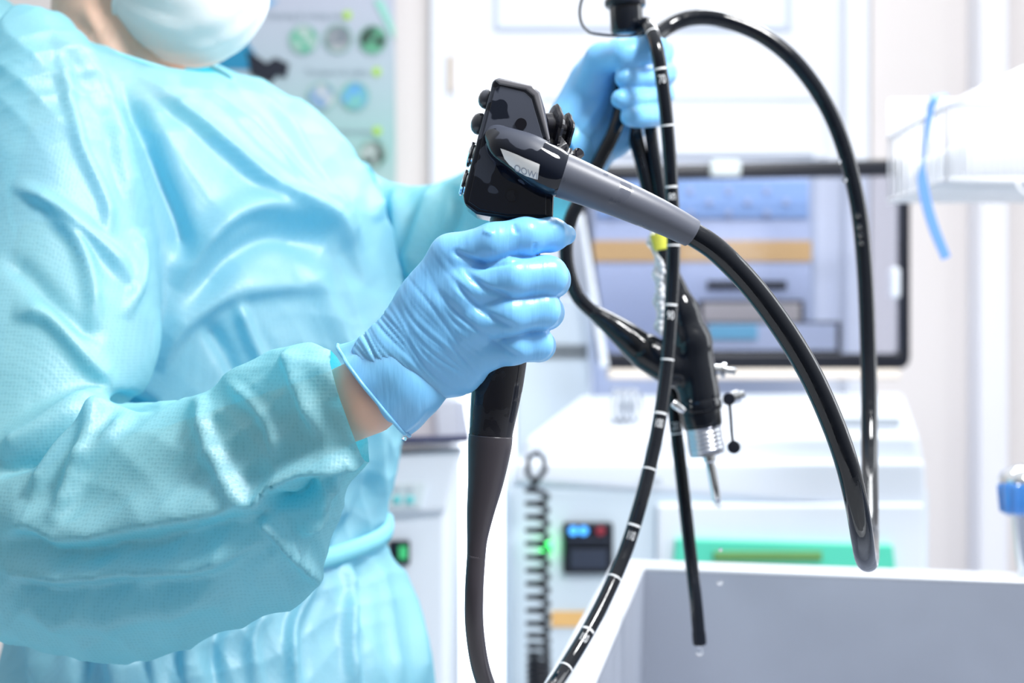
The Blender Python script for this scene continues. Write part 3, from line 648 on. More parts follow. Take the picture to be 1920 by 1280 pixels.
def num_mark(i, txt, size=.0085, off=-.0085, name='depth_number'):
    c, t, v, s_ = frame_at(i); me = text_mesh(txt, .0092); R = .00525+.0003
    bm = bmesh.new(); bm.from_mesh(me); xs = .47 if len(txt) == 3 else .62
    for q in bm.verts: q.co.x *= xs
    bmesh.ops.triangulate(bm, faces=bm.faces); bmesh.ops.subdivide_edges(bm, edges=[e for e in bm.edges if e.calc_length() > .001], cuts=3, use_grid_fill=True); bm.to_mesh(me); bm.free()
    for q in me.vertices:
        a = q.co.x/R; q.co = c+t*(q.co.y+off)+(v*math.cos(a)+s_*math.sin(a))*R
    me.update(); return link(name, me, M['mark'], it, smooth=False)
lo, hi = 14*6, 14*21
for txt, x_, y_ in (('70', 1239, 128), ('80', 1259, 350), ('90', 1258, 569), ('100', 1239, 778), ('110', 1187, 985), ('120', 1103, 1183)):
    k = near_idx(x_, y_, lo, hi); ring_mark(k, .0016, span=2.0); num_mark(k, txt, .0078 if len(txt) == 3 else .0092)
for x_, y_ in ((1227, 62), (1250, 235), (1264, 460), (1251, 672), (1217, 880), (1150, 1087), (1053, 1252)): ring_mark(near_idx(x_, y_, lo, hi), .0012)
k = near_idx(1268, 812, 14*29, len(IW)); ring_mark(k, .0012); num_mark(k, '20', .0085, .006)
lathe('distal_tip', IW[-6], IW[-1]+(IW[-1]-IW[-2])*.3, [(0, .0056), (.006, .0057), (.0095, .0055), (.0105, .0045)], M['blackwet'], es)
# valves and ports on the left of the head
vz = lambda a, b_, prof, name, mt, sg=28, lobes=None: lathe(name, a, b_, prof, M[mt], es, sg, lobes)
def knob_button(x, y, Y, name, sc=1.):
    a = P(x+14, y+4, Y); b_ = P(x-14, y-3, Y); return vz(a, b_, [(0, .0032*sc), (.0015, .0036*sc), (.0022, .0050*sc), (.0042, .0059*sc), (.0062, .0056*sc), (.0080, .0044*sc), (.0090, .0026*sc), (.0094, .0006)], name, 'blackbtn', 32)
M['blackbtn'] = mat('dark_button', (.06, .066, .085), .25, coat=.2)
knob_button(914, 186, .798, 'remote_button', .95); knob_button(900, 232, .798, 'remote_button', 1.05)
for x_, y_ in ((884, 290), (871, 343)):
    vz(P(x_+12, y_+3, .798), P(x_-6, y_-2, .798), [(0, .006), (.003, .0063), (.0036, .0074), (.0046, .0076), (.0052, .0066), (.0053, .004)], 'valve_port', 'chrome', 32)
# angulation knobs and lever on the far side
a = P(1030, 243, .80); dv = Vector((1, .35, -.15)).normalized()
vz(a-dv*.004, a+dv*.02, [(0, .008), (.004, .009), (.0045, .0130), (.0060, .0142), (.0078, .0130), (.0080, .009)], 'angulation_knob', 'blackgrip', 60, (5, .07))
vz(a+dv*.0045, a+dv*.03, [(0, .006), (.0035, .0065), (.0040, .0100), (.0052, .0108), (.0066, .0100), (.007, .006)], 'angulation_knob', 'blackgrip', 60, (5, .08))
ribbon('brake_lever', pr([(1035, 262, .795), (1052, 284, .793), (1068, 290, .792), (1080, 292, .792), (1087, 299, .792)]), [.010, .011, .010, .009, .006], .0035, M['blackgrip'], es)
tube('chrome_pin', pr([(1006, 264, .7795), (1026, 270, .7795)]), .0014, M['chrome'], es, 4, 12)
# light guide connector
YC = 1.13
cb = [(1112, 584, YC, .0058), (1140, 604, YC, .0085), (1170, 627, YC, .0112), (1200, 652, YC, .0132), (1214, 661, YC, .0136)]
A = cr([list(P(*p[:3]))+[p[3]] for p in cb], 6); V, F = tube_data(A[:, :3], A[:, 3], 36); link('connector_boot', mesh('g', V, F), M['blackwet'], es)
sd = SDF(np.array(P(1180, 820, 1.095)), np.array(P(1380, 480, 1.175)), .0016)
sd.cone(P(1212, 660, YC), P(1262, 690, YC), .0150, .0155, .004)
sd.chain(pr([(1262, 520, YC), (1280, 585, YC), (1296, 640, YC), (1311, 745, YC)]), [.0072, .0125, .0155, .0170], .006)
V, F = sd.mesh(); me = np_mesh('con', V, F); relax(me, 6); link('connector_body', me, M['blackwet'], es)
ca, cb_ = P(1308, 735, YC), P(1326, 850, YC); L = (cb_-ca).length
lathe('locking_ring', ca, cb_, [(.006, .0172), (.008, .0178), (.013, .0178), (.015, .0172), (.0155, .0162), (.026, .0158), (.028, .015)], M['blackwet'], es, 48, (12, .012))
prof = [(.026, .0138)]
for k in range(6): prof += [(.027+k*.0034, .0138), (.0285+k*.0034, .0146), (.0300+k*.0034, .0138)]
prof += [(L+.001, .0138), (L+.0015, .009)]
lathe('threaded_collar', ca, cb_, prof, M['steel'], es, 48)
lathe('light_guide_pin', P(1329, 850, YC), P(1345, 942, YC), [(0, .0052), (.006, .0050), (.007, .0038), (.036, .0037), (.039, .003)], M['chrome'], es, 32)
lathe('air_nozzle', P(1338, 692, YC), P(1380, 696, YC), [(0, .004), (.006, .0042), (.0065, .0060), (.009, .0060), (.0095, .0025), (.016, .0025), (.0175, .003)], M['chrome'], es, 24)
lathe('side_port', P(1355, 752, YC), P(1398, 738, YC), [(0, .003), (.008, .003), (.0085, .0055), (.014, .0055), (.0145, .0035), (.018, .0035)], M['chrome'], es, 24)
lathe('screw_clamp', P(1262, 755, YC-.02), P(1285, 772, YC-.02), [(0, .003), (.004, .0035), (.008, .0028), (.011, .002)], M['chrome'], es, 20)
cap_ = tube('cap_tether', pr([(1367, 748, 1.115), (1370, 780, 1.115), (1372, 810, 1.115), (1375, 835, 1.115)]), .0013, M['black'], es, 6, 10)
lathe('cap_ring', P(1367, 748, 1.111), P(1367, 748, 1.12), [(0, .0045), (.001, .005), (.004, .005), (.005, .0045)], M['black'], es)
lathe('port_cap', P(1376, 838, 1.108), P(1376, 838, 1.12), [(0, .0025), (.0002, .0045), (.001, .0052), (.006, .0052), (.007, .004)], M['black'], es)
# second dark strand bundle behind the hand leading down to the connector
tube('control_cable', pr([(1172, 150, 1.17), (1182, 215, 1.165), (1193, 262, 1.16), (1208, 320, 1.16), (1224, 390, 1.16), (1240, 450, 1.155), (1254, 500, 1.15), (1268, 560, 1.135)]), [.0058, .0062, .0062, .0062, .0062, .0062, .0070, .008], M['blackwet'], es, 8, 24)
# beads of water on cords
def beads(pts, rs, label, grp):
    for (x_, y_, Y_), r in zip(pts, rs):
        bm = bmesh.new(); bmesh.ops.create_icosphere(bm, subdivisions=2, radius=r); bm.transform(Matrix.Translation(P(x_, y_, Y_))@Matrix.Diagonal((1, .6, 1.15, 1)))
        me = bpy.data.meshes.new('d'); bm.to_mesh(me); bm.free(); o = link('water_drop', me, M['water']); tag(o, label, 'water drop', grp)
bl = [(1190+k*2.6, 238+k*12.2+random.uniform(-2, 2), 1.1535) for k in range(7)]
beads(bl, [random.uniform(.0014, .002) for _ in bl], 'tiny water bead on the black cable below far glove', 'beads on the cable below the far glove')
bl = [(1252+random.uniform(-2, 1), y_, 1.0795) for y_ in (268, 278, 287, 296, 305)]
beads(bl, [.0013, .0015, .0018, .0014, .001], 'tiny water bead on the numbered tube between marks 70 and 80', 'beads on the numbered tube')
bl = [(1573+k*1.0, 303+0*k, 1.172) for k in range(1)]+[(1584, 338, 1.172), (1609, 404, 1.172), (1612, 425, 1.172), (1614, 440, 1.172), (1615, 455, 1.172)]
beads(bl, [.002, .002, .0018, .002, .002, .0018], 'tiny water bead on the far side of the big cord loop', 'beads on the cord loop')
def droplet(x, y, Y, r, label, neck=1.):
    a = P(x, y, Y); prof = [(-r*neck*1.6, r*.12), (-r*neck, r*.4), (-r*.4, r*.85), (0, r), (r*.5, r*.87), (r*.85, r*.5), (r, r*.05)]
    o = lathe('water_drop', a, a-Vector((0, 0, 1)), prof, M['water'], None, 20); o.modifiers.clear(); tag(o, label, 'water drop'); return o
droplet(1312, 1222, 1.15, .0032, 'water drop hanging from the tip of the scope tube', 1.2)
droplet(1346, 946, 1.13, .003, 'water drop hanging from the metal connector pin', .9)
droplet(1350, 1091, 1.13, .0026, 'larger falling water drop in front of the sink wall', .6)
droplet(1351, 1030, 1.13, .0016, 'smaller falling water drop in front of green panel', .6)
droplet(758, 822, .79, .0016, 'water drop at the lowest corner of the near glove cuff', .6)
# yellow tag
yt = empty('yellow_tag', P(1238, 470, 1.12), 'small yellow tag with whitish plastic strip for the wet highlight on the cords', 'tag')
MB().add(*[(lambda V, F: (V, F))(*prism([(1220, 440), (1250, 436), (1252, 466), (1228, 470)], 1.105, 1.112))][0]).build('label', M['yellow'], yt, bevel=.001)
sd = SDF(np.array(P(1200, 640, 1.08)), np.array(P(1270, 420, 1.14)), .0012)
pts = [(1224, 436), (1218, 455), (1228, 474), (1236, 492), (1231, 515), (1239, 540), (1235, 565), (1243, 590), (1236, 612), (1240, 625)]
sd.chain(pr([(x_, y_, 1.112) for x_, y_ in pts]), [.002, .0025, .0015, .003, .0035, .003, .0045, .0042, .004, .002], .002)
for k in range(12): sd.cone(P(1236+random.uniform(-7, 7), 480+k*12, 1.108), P(1238+random.uniform(-7, 7), 486+k*12, 1.106), .0018, .0024, .001)
V, F = sd.mesh(); link('wet_glint_strip', np_mesh('ps', V, F), mat('wet_glint_white', (.93, .95, 1), .06, coat=1., trans=.35), yt)  # wet highlight modelled as a whitish plastic strip

# plug held on top of the far hand
pg = empty('cleaning_plug', P(1175, 65, 1.14), 'black cylindrical plug with thin wire loop on top of far glove', 'plug')
lathe('body', P(1176, 66, 1.14), P(1172, -30, 1.14), [(0, .011), (.002, .0125), (.004, .0130), (.022, .0132), (.0225, .0155), (.026, .0158), (.030, .0155), (.0305, .0135), (.042, .0135)], M['blackwet'], pg, 48)
lathe('collar', P(1172, 12, 1.14), P(1172, -2, 1.14), [(0, .0158), (.001, .0165), (.004, .0165), (.005, .0158)], M['black'], pg, 48)
tube('wire_loop', pr([(1110, -30, 1.12), (1093, -5, 1.12), (1087, 20, 1.12), (1090, 42, 1.12), (1100, 56, 1.12), (1112, 63, 1.12), (1150, 67, 1.115), (1190, 66, 1.12), (1206, 56, 1.13)]), .0011, M['black'], pg, 8, 10)

# ================================================================== PERSON
pe = empty('person', (-.27, 1.25, 0), 'person in pale blue isolation gown, white mask and blue gloves gripping scope', 'person')
# --- body: one continuous skin surface
def R3(x, y, z): return np.array([x, y, z+ZC])
sd = SDF((-.50, .72, -.005), (.16, 1.56, 1.72), .005)
sh_n, el_n, wr_n = R3(-.335, 1.13, .135), np.array(P(60, 975, .97)), np.array(P(688, 742, .797))
sh_f, el_f, wr_f = R3(-.225, 1.37, .135), np.array(P(735, 475, 1.36)), np.array(P(1072, 272, 1.16))
sd.chain([R3(-.27, 1.25, -.30), R3(-.275, 1.25, -.18), R3(-.27, 1.25, .0), R3(-.275, 1.25, .12)], [.125, .105, .115, .10], .03)
sd.cone(sh_n, sh_f, .045, .045, .04); sd.cone(R3(-.31, 1.19, .10), R3(-.25, 1.32, .10), .075, .075, .03)
hips = [R3(-.295, 1.165, -.33), R3(-.235, 1.335, -.33)]
sd.cone(hips[0], hips[1], .10, .10, .03)
for h_ in hips:
    kn = np.array([h_[0]+.03, h_[1], .50]); an = np.array([h_[0]-.01, h_[1], .09])
    sd.chain([h_, kn, an], [.085, .055, .035], .02); sd.cone(an+[0, 0, -.045], an+[.15, -.05, -.055], .035, .028, .02)
sd.chain([sh_n, el_n], [.045, .036], .02); sd.chain([el_n, (el_n*.6+wr_n*.4)+[0, 0, -.008], wr_n, np.array(P(738, 705, .797))], [.038, .035, .0205, .014], .01)
sd.chain([sh_f, el_f], [.042, .034], .02); sd.chain([el_f, wr_f, np.array(P(1095, 235, 1.16))], [.034, .020, .014], .01)
sd.chain([R3(-.33, 1.25, .11), R3(-.355, 1.243, .22), R3(-.335, 1.24, .32)], [.060, .056, .058], .015)
sd.cone(R3(-.39, 1.25, .12), R3(-.365, 1.25, .22), .045, .045, .03)
# head: skull, face, jaw, nose, ears
sd.cone(R3(-.335, 1.24, .385), R3(-.305, 1.235, .40), .088, .080, .03); sd.cone(R3(-.325, 1.24, .35), R3(-.268, 1.228, .275), .062, .034, .03)
sd.cone(R3(-.285, 1.232, .36), R3(-.262, 1.228, .31), .055, .045, .02); sd.cone(R3(-.232, 1.222, .36), R3(-.215, 1.22, .325), .008, .012, .01)
for s_ in (-1, 1):
    sd.cone(R3(-.335, 1.24+s_*.078, .365), R3(-.33, 1.24+s_*.080, .335), .014, .010, .006)
    sd.cone(R3(-.245, 1.222+s_*.032, .365), R3(-.240, 1.222+s_*.032, .364), .011, .011, .004)
V, F = sd.mesh(); me = np_mesh('body', V, F); relax(me, 6); V = vco(me); N = vnormals(me); Q = topx(V)
h = np.zeros(len(V))
for poly, a in (([(155, 0), (185, 60), (230, 120)], .003), ([(205, 30), (245, 90), (285, 135)], .0035), ([(110, 20), (150, 60), (190, 100)], -.002)):
    h += fold(V, N, Q, poly, a, 12, 16)
me.vertices.foreach_set('co', (V+N*h[:, None]).astype(np.float32).ravel()); me.update()
link('body', me, M['skin'], pe)
bm = bmesh.new(); bm.from_mesh(me); bm.normal_update()
ko = [f for f in bm.faces if not (ZC-.75 < f.calc_center_median().z < ZC+.165 and math.hypot(f.calc_center_median().x+.27, (f.calc_center_median().y-1.25)*.8) < .175)]
bmesh.ops.delete(bm, geom=ko, context='FACES')
for v in bm.verts: v.co += v.normal*.003
sc_ = bpy.data.meshes.new('scrubs'); bm.to_mesh(sc_); bm.free(); link('bounce_scrubs', sc_, mat('teal_bounce_scrubs', (.01, .38, .60), .8), pe)  # unseen scrubs added so light through the gown bounces back blue

# --- gown
def px_loft(st, n=6, seg=48, pw=2.0):
    """stations: (xT,yT,xB,yB,Y,half depth)"""
    A = cr(st, n); V = []; F = []
    for r in A:
        T = np.array(P(r[0], r[1], r[4])); B = np.array(P(r[2], r[3], r[4])); c = (T+B)/2; a1 = (T-B)/2; a2 = np.array([0, r[5], 0])
        for k in range(seg):
            t = 2*PI*k/seg; c_, s_ = math.cos(t), math.sin(t)
            V.append(c+a1*np.sign(c_)*abs(c_)**(2/pw)+a2*np.sign(s_)*abs(s_)**(2/pw))
    for i in range(len(A)-1):
        for k in range(seg): k2 = (k+1) % seg; F.append((i*seg+k, i*seg+k2, (i+1)*seg+k2, (i+1)*seg+k))
    F += [tuple(range(seg))[::-1], tuple((len(A)-1)*seg+k for k in range(seg))]
    return V, F
Fd, Ld = np.array([.93, -.36, 0]), np.array([.36, .93, 0])
ts = [(-.80, -.262, 1.25, .225, .26, 0), (-.45, -.258, 1.25, .20, .225, 0), (-.30, -.255, 1.25, .180, .205, 0), (-.235, -.258, 1.25, .162, .19, 0), (-.175, -.262, 1.25, .142, .175, 0), (-.10, -.258, 1.25, .152, .185, 0), (-.02, -.256, 1.25, .157, .19, 0),
      (.04, -.258, 1.25, .156, .195, 0), (.11, -.272, 1.25, .148, .195, -.02), (.16, -.282, 1.25, .130, .195, -.05), (.198, -.292, 1.248, .112, .182, -.12), (.226, -.310, 1.245, .100, .150, -.22), (.243, -.325, 1.242, .092, .112, -.35), (.248, -.331, 1.24, .086, .088, -.42)]
A = cr(ts, 6); V = []; F = []; seg = 96
for z, cx, cy, a_, b_, tl in A:
    for k in range(seg):
        t = 2*PI*k/seg; f_, l_ = a_*math.cos(t), b_*math.sin(t); p = np.array([cx, cy, ZC+z])+Fd*f_+Ld*l_; p[2] += tl*f_+max(0, min(1, (z-.14)/.07))*(.008+.085*l_); V.append(p)
NECK = np.array(V[-seg:])
for i in range(len(A)-1):
    for k in range(seg): k2 = (k+1) % seg; F.append((i*seg+k, i*seg+k2, (i+1)*seg+k2, (i+1)*seg+k))
F += [tuple(range(seg))[::-1], tuple((len(A)-1)*seg+k for k in range(seg))]
g = MB(); g.add(V, F)
up = [(40, 20, 110, 30, 1.10, .03), (-5, 90, 160, 90, 1.09, .055), (-30, 200, 215, 210, 1.08, .068), (-50, 330, 262, 340, 1.06, .072), (-80, 470, 285, 470, 1.04, .075), (-110, 600, 285, 600, 1.01, .078), (-140, 740, 265, 720, .99, .08), (-150, 880, 190, 800, .98, .08)]
up = [(a, b_, c, d, e_, f_) for a, b_, c, d, e_, f_ in up]
g.add(*px_loft(up, 5, 48, 2.2))
fo = [(-190, 830, -210, 1090, .99, .05), (-100, 775, -120, 1150, .975, .075), (60, 752, 30, 1192, .95, .085), (200, 742, 190, 1222, .92, .080), (300, 752, 330, 1214, .895, .072), (390, 742, 460, 1152, .87, .062), (470, 690, 580, 1108, .85, .055), (540, 652, 622, 1000, .83, .045), (590, 644, 655, 915, .815, .038), (624, 664, 688, 855, .805, .032), (650, 680, 716, 866, .797, .030)]
V, F = px_loft(fo, 6, 48, 2.2); g.add(V, F)
CUFF = (np.array(P(624, 664, .805))+np.array(P(688, 855, .805)))/2; CA = (np.array(P(624, 664, .805))-np.array(P(688, 855, .805)))/2
fa = [(560, 235, 560, 420, 1.38, .05), (640, 285, 655, 560, 1.39, .06), (700, 330, 730, 600, 1.38, .065), (770, 350, 790, 590, 1.33, .06), (850, 338, 880, 530, 1.27, .05), (940, 300, 980, 450, 1.21, .042), (1020, 245, 1072, 405, 1.175, .040), (1052, 222, 1104, 345, 1.165, .038)]
g.add(*px_loft(fa, 6, 40, 2.2))
CUF2 = (np.array(P(1052, 222, 1.165))+np.array(P(1104, 345, 1.165)))/2; CA2 = (np.array(P(1052, 222, 1.165))-np.array(P(1104, 345, 1.165)))/2
EV = []; EF = []
for i in range(13):
    for k in range(24):
        a_ = PI*i/12; b__ = 2*PI*k/24; EV.append(R3(-.458, 1.20, .203)+np.array([.088*math.sin(a_)*math.cos(b__), .12*math.sin(a_)*math.sin(b__), .090*math.cos(a_)]))
for i in range(12):
    for k in range(24): k2 = (k+1) % 24; EF.append((i*24+k, i*24+k2, (i+1)*24+k2, (i+1)*24+k))
g.add(EV, EF)
g.add(*px_loft([(-190, 40, -10, 40, 1.2, .08), (-200, 300, 30, 300, 1.2, .12), (-200, 700, 30, 700, 1.2, .12)], 4, 32))
go = g.build('gown_tmp', None); rm = go.modifiers.new('r', 'REMESH'); rm.mode = 'VOXEL'; rm.voxel_size = .0048
sm = go.modifiers.new('s', 'SMOOTH'); sm.iterations = 8; sm.factor = .5
ss = go.modifiers.new('u', 'SUBSURF'); ss.levels = 1; ss.render_levels = 1
gm = evaluated(go); bpy.data.objects.remove(go)
V = vco(gm); N = vnormals(gm); Q = topx(V); h = np.zeros(len(V))
def fo_(poly, amp, wr, wl, **k):
    global h
    h += fold(V, N, Q, poly, amp, wr, wl, **k)
TN = dict(ymin=1.0)
SL = dict(ymax=1.12)
# torso drapery (positive side = right hand when walking the line)
fo_([(250, 140), (330, 210), (430, 290), (540, 385), (625, 450), (690, 540)], .012, 9, 45, ymin=1.0)
fo_([(215, 130), (262, 230), (300, 330), (338, 430), (345, 500)], -.014, 22, 18, ymin=1.0)
fo_([(335, 545), (390, 455), (450, 405), (520, 396), (590, 425), (630, 480)], .013, 14, 30, ymin=1.0)
fo_([(335, 600), (430, 480), (520, 440), (600, 470)], -.010, 26, 20, ymin=1.0)
fo_([(330, 165), (400, 195), (450, 240), (560, 350), (640, 420)], .007, 12, 30, ymin=1.0)
fo_([(420, 170), (500, 200), (570, 300), (620, 400), (660, 480)], .008, 14, 26, ymin=1.0)
fo_([(500, 150), (560, 230), (610, 310), (650, 380)], -.007, 14, 20, ymin=1.0)
fo_([(300, 700), (340, 620), (420, 560), (520, 540), (620, 540)], .008, 14, 40, ymin=1.0)
fo_([(440, 560), (470, 640), (500, 700)], .008, 12, 14, ymin=1.0)
fo_([(380, 600), (420, 660), (450, 720)], -.008, 16, 20, ymin=1.0)
fo_([(560, 480), (600, 560), (640, 640), (700, 640)], .006, 20, 24, ymin=1.0)
fo_([(650, 600), (690, 700), (700, 800), (710, 930)], .007, 12, 20, ymin=1.0)
fo_([(690, 860), (680, 940), (640, 1010), (610, 1060)], -.006, 14, 14, ymin=1.0)
for x0_, x1_, am, w1, w2 in ((728, 778, .010, 10, 22), (690, 728, .007, 9, 16), (668, 672, -.009, 18, 14), (640, 650, .011, 12, 26), (612, 560, -.008, 16, 16), (590, 540, .012, 10, 34), (540, 470, .006, 10, 14), (500, 400, -.009, 20, 14), (450, 350, .012, 12, 36), (380, 290, .007, 9, 16), (300, 215, .012, 16, 30), (210, 150, -.009, 18, 18), (120, 70, .011, 12, 30)):
    fo_([(x0_, 1035), ((x0_+x1_)/2+6, 1110), (x1_, 1200), (x1_+12, 1330)], am, w1, w2, ymin=.98)
# upper sleeve
fo_([(95, 70), (150, 130), (195, 210), (225, 320), (262, 430)], .009, 10, 30, **SL)
fo_([(105, 80), (120, 160), (150, 280), (195, 380), (205, 450)], .006, 10, 14, **SL)
fo_([(20, 345), (90, 385), (150, 430), (200, 480), (262, 560)], .008, 10, 18, **SL)
fo_([(90, 395), (140, 450), (165, 520), (178, 620)], .008, 12, 16, **SL)
fo_([(20, 590), (90, 600), (160, 680), (215, 740)], .009, 12, 26, **SL)
fo_([(0, 860), (60, 830), (140, 780), (215, 740)], .012, 14, 26, **SL)
fo_([(0, 480), (60, 520), (130, 600), (190, 650)], -.006, 20, 20, **SL)
fo_([(235, 600), (262, 500), (250, 430)], .006, 10, 12, **SL)
# crook of the elbow, deep valley
fo_([(-20, 895), (60, 850), (130, 800), (210, 752), (300, 762)], -.016, 14, 12, **SL)
# forearm sleeve
fo_([(0, 1000), (70, 985), (140, 1008), (260, 990), (420, 955), (500, 930)], .014, 12, 46, **SL)
fo_([(0, 1060), (120, 1075), (280, 1062), (400, 1045), (520, 990)], .011, 12, 26, **SL)
fo_([(120, 985), (145, 900), (180, 820), (210, 760)], .010, 14, 20, **SL)
fo_([(60, 940), (100, 870), (160, 800), (250, 760)], .009, 16, 16, **SL)
fo_([(150, 880), (200, 840), (250, 780)], .006, 12, 12, **SL)
fo_([(0, 1110), (150, 1150), (320, 1130), (460, 1085)], .008, 26, 30, **SL)
# cuff piece: its seam, its creases, its lower lobe
fo_([(388, 742), (400, 820), (440, 890), (498, 962)], .008, 26, 9, **SL)
fo_([(500, 960), (505, 925), (560, 885), (640, 862), (690, 850)], .012, 10, 16, **SL)
fo_([(495, 965), (530, 1000), (600, 1105)], .010, 10, 14, **SL)
fo_([(560, 1000), (600, 960), (612, 920), (640, 890)], .009, 8, 14, **SL)
fo_([(500, 930), (560, 935), (600, 900)], -.014, 14, 14, **SL)
fo_([(545, 655), (560, 720), (600, 820)], .005, 10, 16, **SL)
fo_([(430, 720), (500, 780), (530, 860)], .005, 14, 14, **SL)
# far sleeve
fo_([(665, 300), (690, 350), (700, 420)], .010, 10, 14, ymin=1.2)
fo_([(740, 350), (760, 430), (745, 520)], .009, 10, 14, ymin=1.2)
fo_([(820, 345), (800, 420), (770, 520)], .011, 12, 12, ymin=1.2)
fo_([(860, 350), (850, 420), (800, 500)], -.009, 12, 12, ymin=1.2)
def tri(x): return np.abs(np.mod(x, 1)-.5)*2
wv = vnoise(V, 9, 11, 2); msk = np.clip(vnoise(V, 7, 21, 1)*.8+.35, 0, 1); msk2 = np.clip(vnoise(V, 8, 31, 1)*.8+.3, 0, 1)
h += .0065*msk*(1-tri(V@np.array([9., 4., 7.])+.35*wv))**2+.0058*msk2*(1-tri(V@np.array([-13., 6., 9.])+.4*wv+.3))**2+.0022*msk*msk2*(1-tri(V@np.array([20., 8., -14.])+.5*wv))**2
wv2 = vnoise(V, 24, 41, 2); h += .0019*np.clip(vnoise(V, 12, 51, 1)+.5, 0, 1)*((1-tri(V@np.array([32., 14., 22.])+.5*wv2))**2+(1-tri(V@np.array([-26., 12., 38.])+.5*wv2+.2))**2)
h += .0012*vnoise(V, 16, 3, 2)+.0009*vnoise(V, 50, 8, 2)
# gathered skirt all round below the tie, tight at the waist
thv = np.arctan2(V[:, 1]-1.25, V[:, 0]+.26); below = np.clip((ZC-.17-V[:, 2])/.12, 0, 1)
tor = (np.hypot(V[:, 0]+.26, V[:, 1]-1.25) < .3)
V2 = V+N*h[:, None]
gm.vertices.foreach_set('co', V2.astype(np.float32).ravel()); gm.update()
bm = bmesh.new(); bm.from_mesh(gm)
nc = NECK.mean(0); nf = NECK[0]-NECK[seg//2]; nl = NECK[seg//4]-NECK[3*seg//4]
nf_, nl_ = nf/2, nl/2; nn = np.cross(nf_, nl_); nn /= np.linalg.norm(nn)
kill = []
for f in bm.faces:
    c = np.array(f.calc_center_median())
    d = c-nc
    if abs(d@nn) < .016 and (d@nf_/(nf_@nf_))**2+(d@nl_/(nl_@nl_))**2 < .93: kill.append(f); continue
    if c[2] < ZC-.785: kill.append(f)
bmesh.ops.delete(bm, geom=kill, context='FACES')
for cc_, ca_, rad_, back in ((CUFF, CA, .075, .0), (CUF2, CA2, .06, .007)):
    n_ = np.cross(ca_, [0, 1, 0]); n_ /= np.linalg.norm(n_); n_ = n_ if n_[0] > 0 else -n_; p0 = cc_-n_*back
    fs_ = [f for f in bm.faces if (f.calc_center_median()-Vector(cc_)).length < rad_ and abs((f.calc_center_median()-Vector(p0)).dot(Vector(n_))) < .035]
    es_ = list({e for f in fs_ for e in f.edges}); vs_ = list({v for f in fs_ for v in f.verts})
    bmesh.ops.bisect_plane(bm, geom=fs_+es_+vs_, plane_co=Vector(p0), plane_no=Vector(n_), clear_outer=True)
bm.to_mesh(gm); bm.free()
gn = link('gown', gm, M['gown'], pe)
# neckline binding and waist tie
M['gown_edge'] = cloth('gown_binding', (.30, .76, .87), (.08, .66, .84), .25)
A = [NECK[i % seg]+np.array([0, 0, .001]) for i in range(0, seg+1, 2)]
V, F = tube_data(np.array(A), .0022, 10, False); link('neck_binding', mesh('nb', V, F), M['gown_edge'], pe)
pts = []
for k in range(97):
    t = 2*PI*k/96; pts.append(np.array([-.262, 1.25, ZC-.172+.006*math.sin(t*2)])+Fd*(.1475+.001*math.sin(9*t))*math.cos(t)+Ld*(.1805)*math.sin(t))
C = np.array(pts); V = []; F = []
for i in range(97):
    o_ = (C[i]-np.array([-.262, 1.25, C[i][2]])); o_ /= np.linalg.norm(o_)
    for a, b_ in ((-.001, -.008), (.004, -.006), (.005, 0), (.004, .006), (-.001, .008)): V.append(C[i]+o_*a+np.array([0, 0, b_]))
for i in range(96):
    for k in range(4): F.append((i*5+k, i*5+k+1, i*5+6+k, i*5+5+k))
link('waist_tie', mesh('wt', V, F), M['gown_edge'], pe)

# --- mask
ctr = np.array(P(350, 0, 1.22)); ctr[2] = ZC+.305; V = []; F = []; nu, nv = 44, 72
ax = np.array([.80, -.12, -.42]); ax /= np.linalg.norm(ax); ux = np.cross(ax, [0, 1, 0]); ux /= np.linalg.norm(ux); vx = np.cross(ax, ux)
for i in range(nu+1):
    t = math.radians(112)*i/nu
    for k in range(nv):
        a = 2*PI*k/nv; d = ax*math.cos(t)+(ux*math.cos(a)+vx*math.sin(a))*math.sin(t)
        p = d*np.array([.0700, .066, .0680]); rip = .0016*abs(math.sin((d@ux)*7+.4))*math.sin(t)+.0007*math.sin(17*(d@vx)+6*(d@ux)); V.append(ctr+p+d*rip)
for i in range(nu):
    for k in range(nv): k2 = (k+1) % nv; F.append((i*nv+k, i*nv+k2, (i+1)*nv+k2, (i+1)*nv+k))
mk = link('face_mask', mesh('mk', V, F), M['mask'], pe)
E = [V[nu*nv+k % nv] for k in range(nv+1)]; Vt, Ft = tube_data(np.array(E), .0022, 8, False); link('mask_edge', mesh('me', Vt, Ft), M['mask'], mk)
for s_ in (-1, 1): tube('ear_loop', [ctr+np.array([-.02, s_*.062, .03]), R3(-.32, 1.235+s_*.082, .345), R3(-.345, 1.24+s_*.088, .36), R3(-.325, 1.238+s_*.088, .38), ctr+np.array([-.01, s_*.058, .06])], .0012, M['mask'], mk, 6, 8)
# surgical cap
V = []; F = []
for i in range(17):
    t = PI/2*i/16*1.12
    for k in range(40):
        a = 2*PI*k/40; V.append(R3(-.335, 1.24, .40)+np.array([.108*math.sin(t)*math.cos(a), .093*math.sin(t)*math.sin(a), .098*math.cos(t)+.0015*math.sin(14*a)]))
for i in range(16):
    for k in range(40): k2 = (k+1) % 40; F.append((i*40+k, i*40+k2, (i+1)*40+k2, (i+1)*40+k))
link('surgical_cap', mesh('sc', V, F), M['cap'], pe)

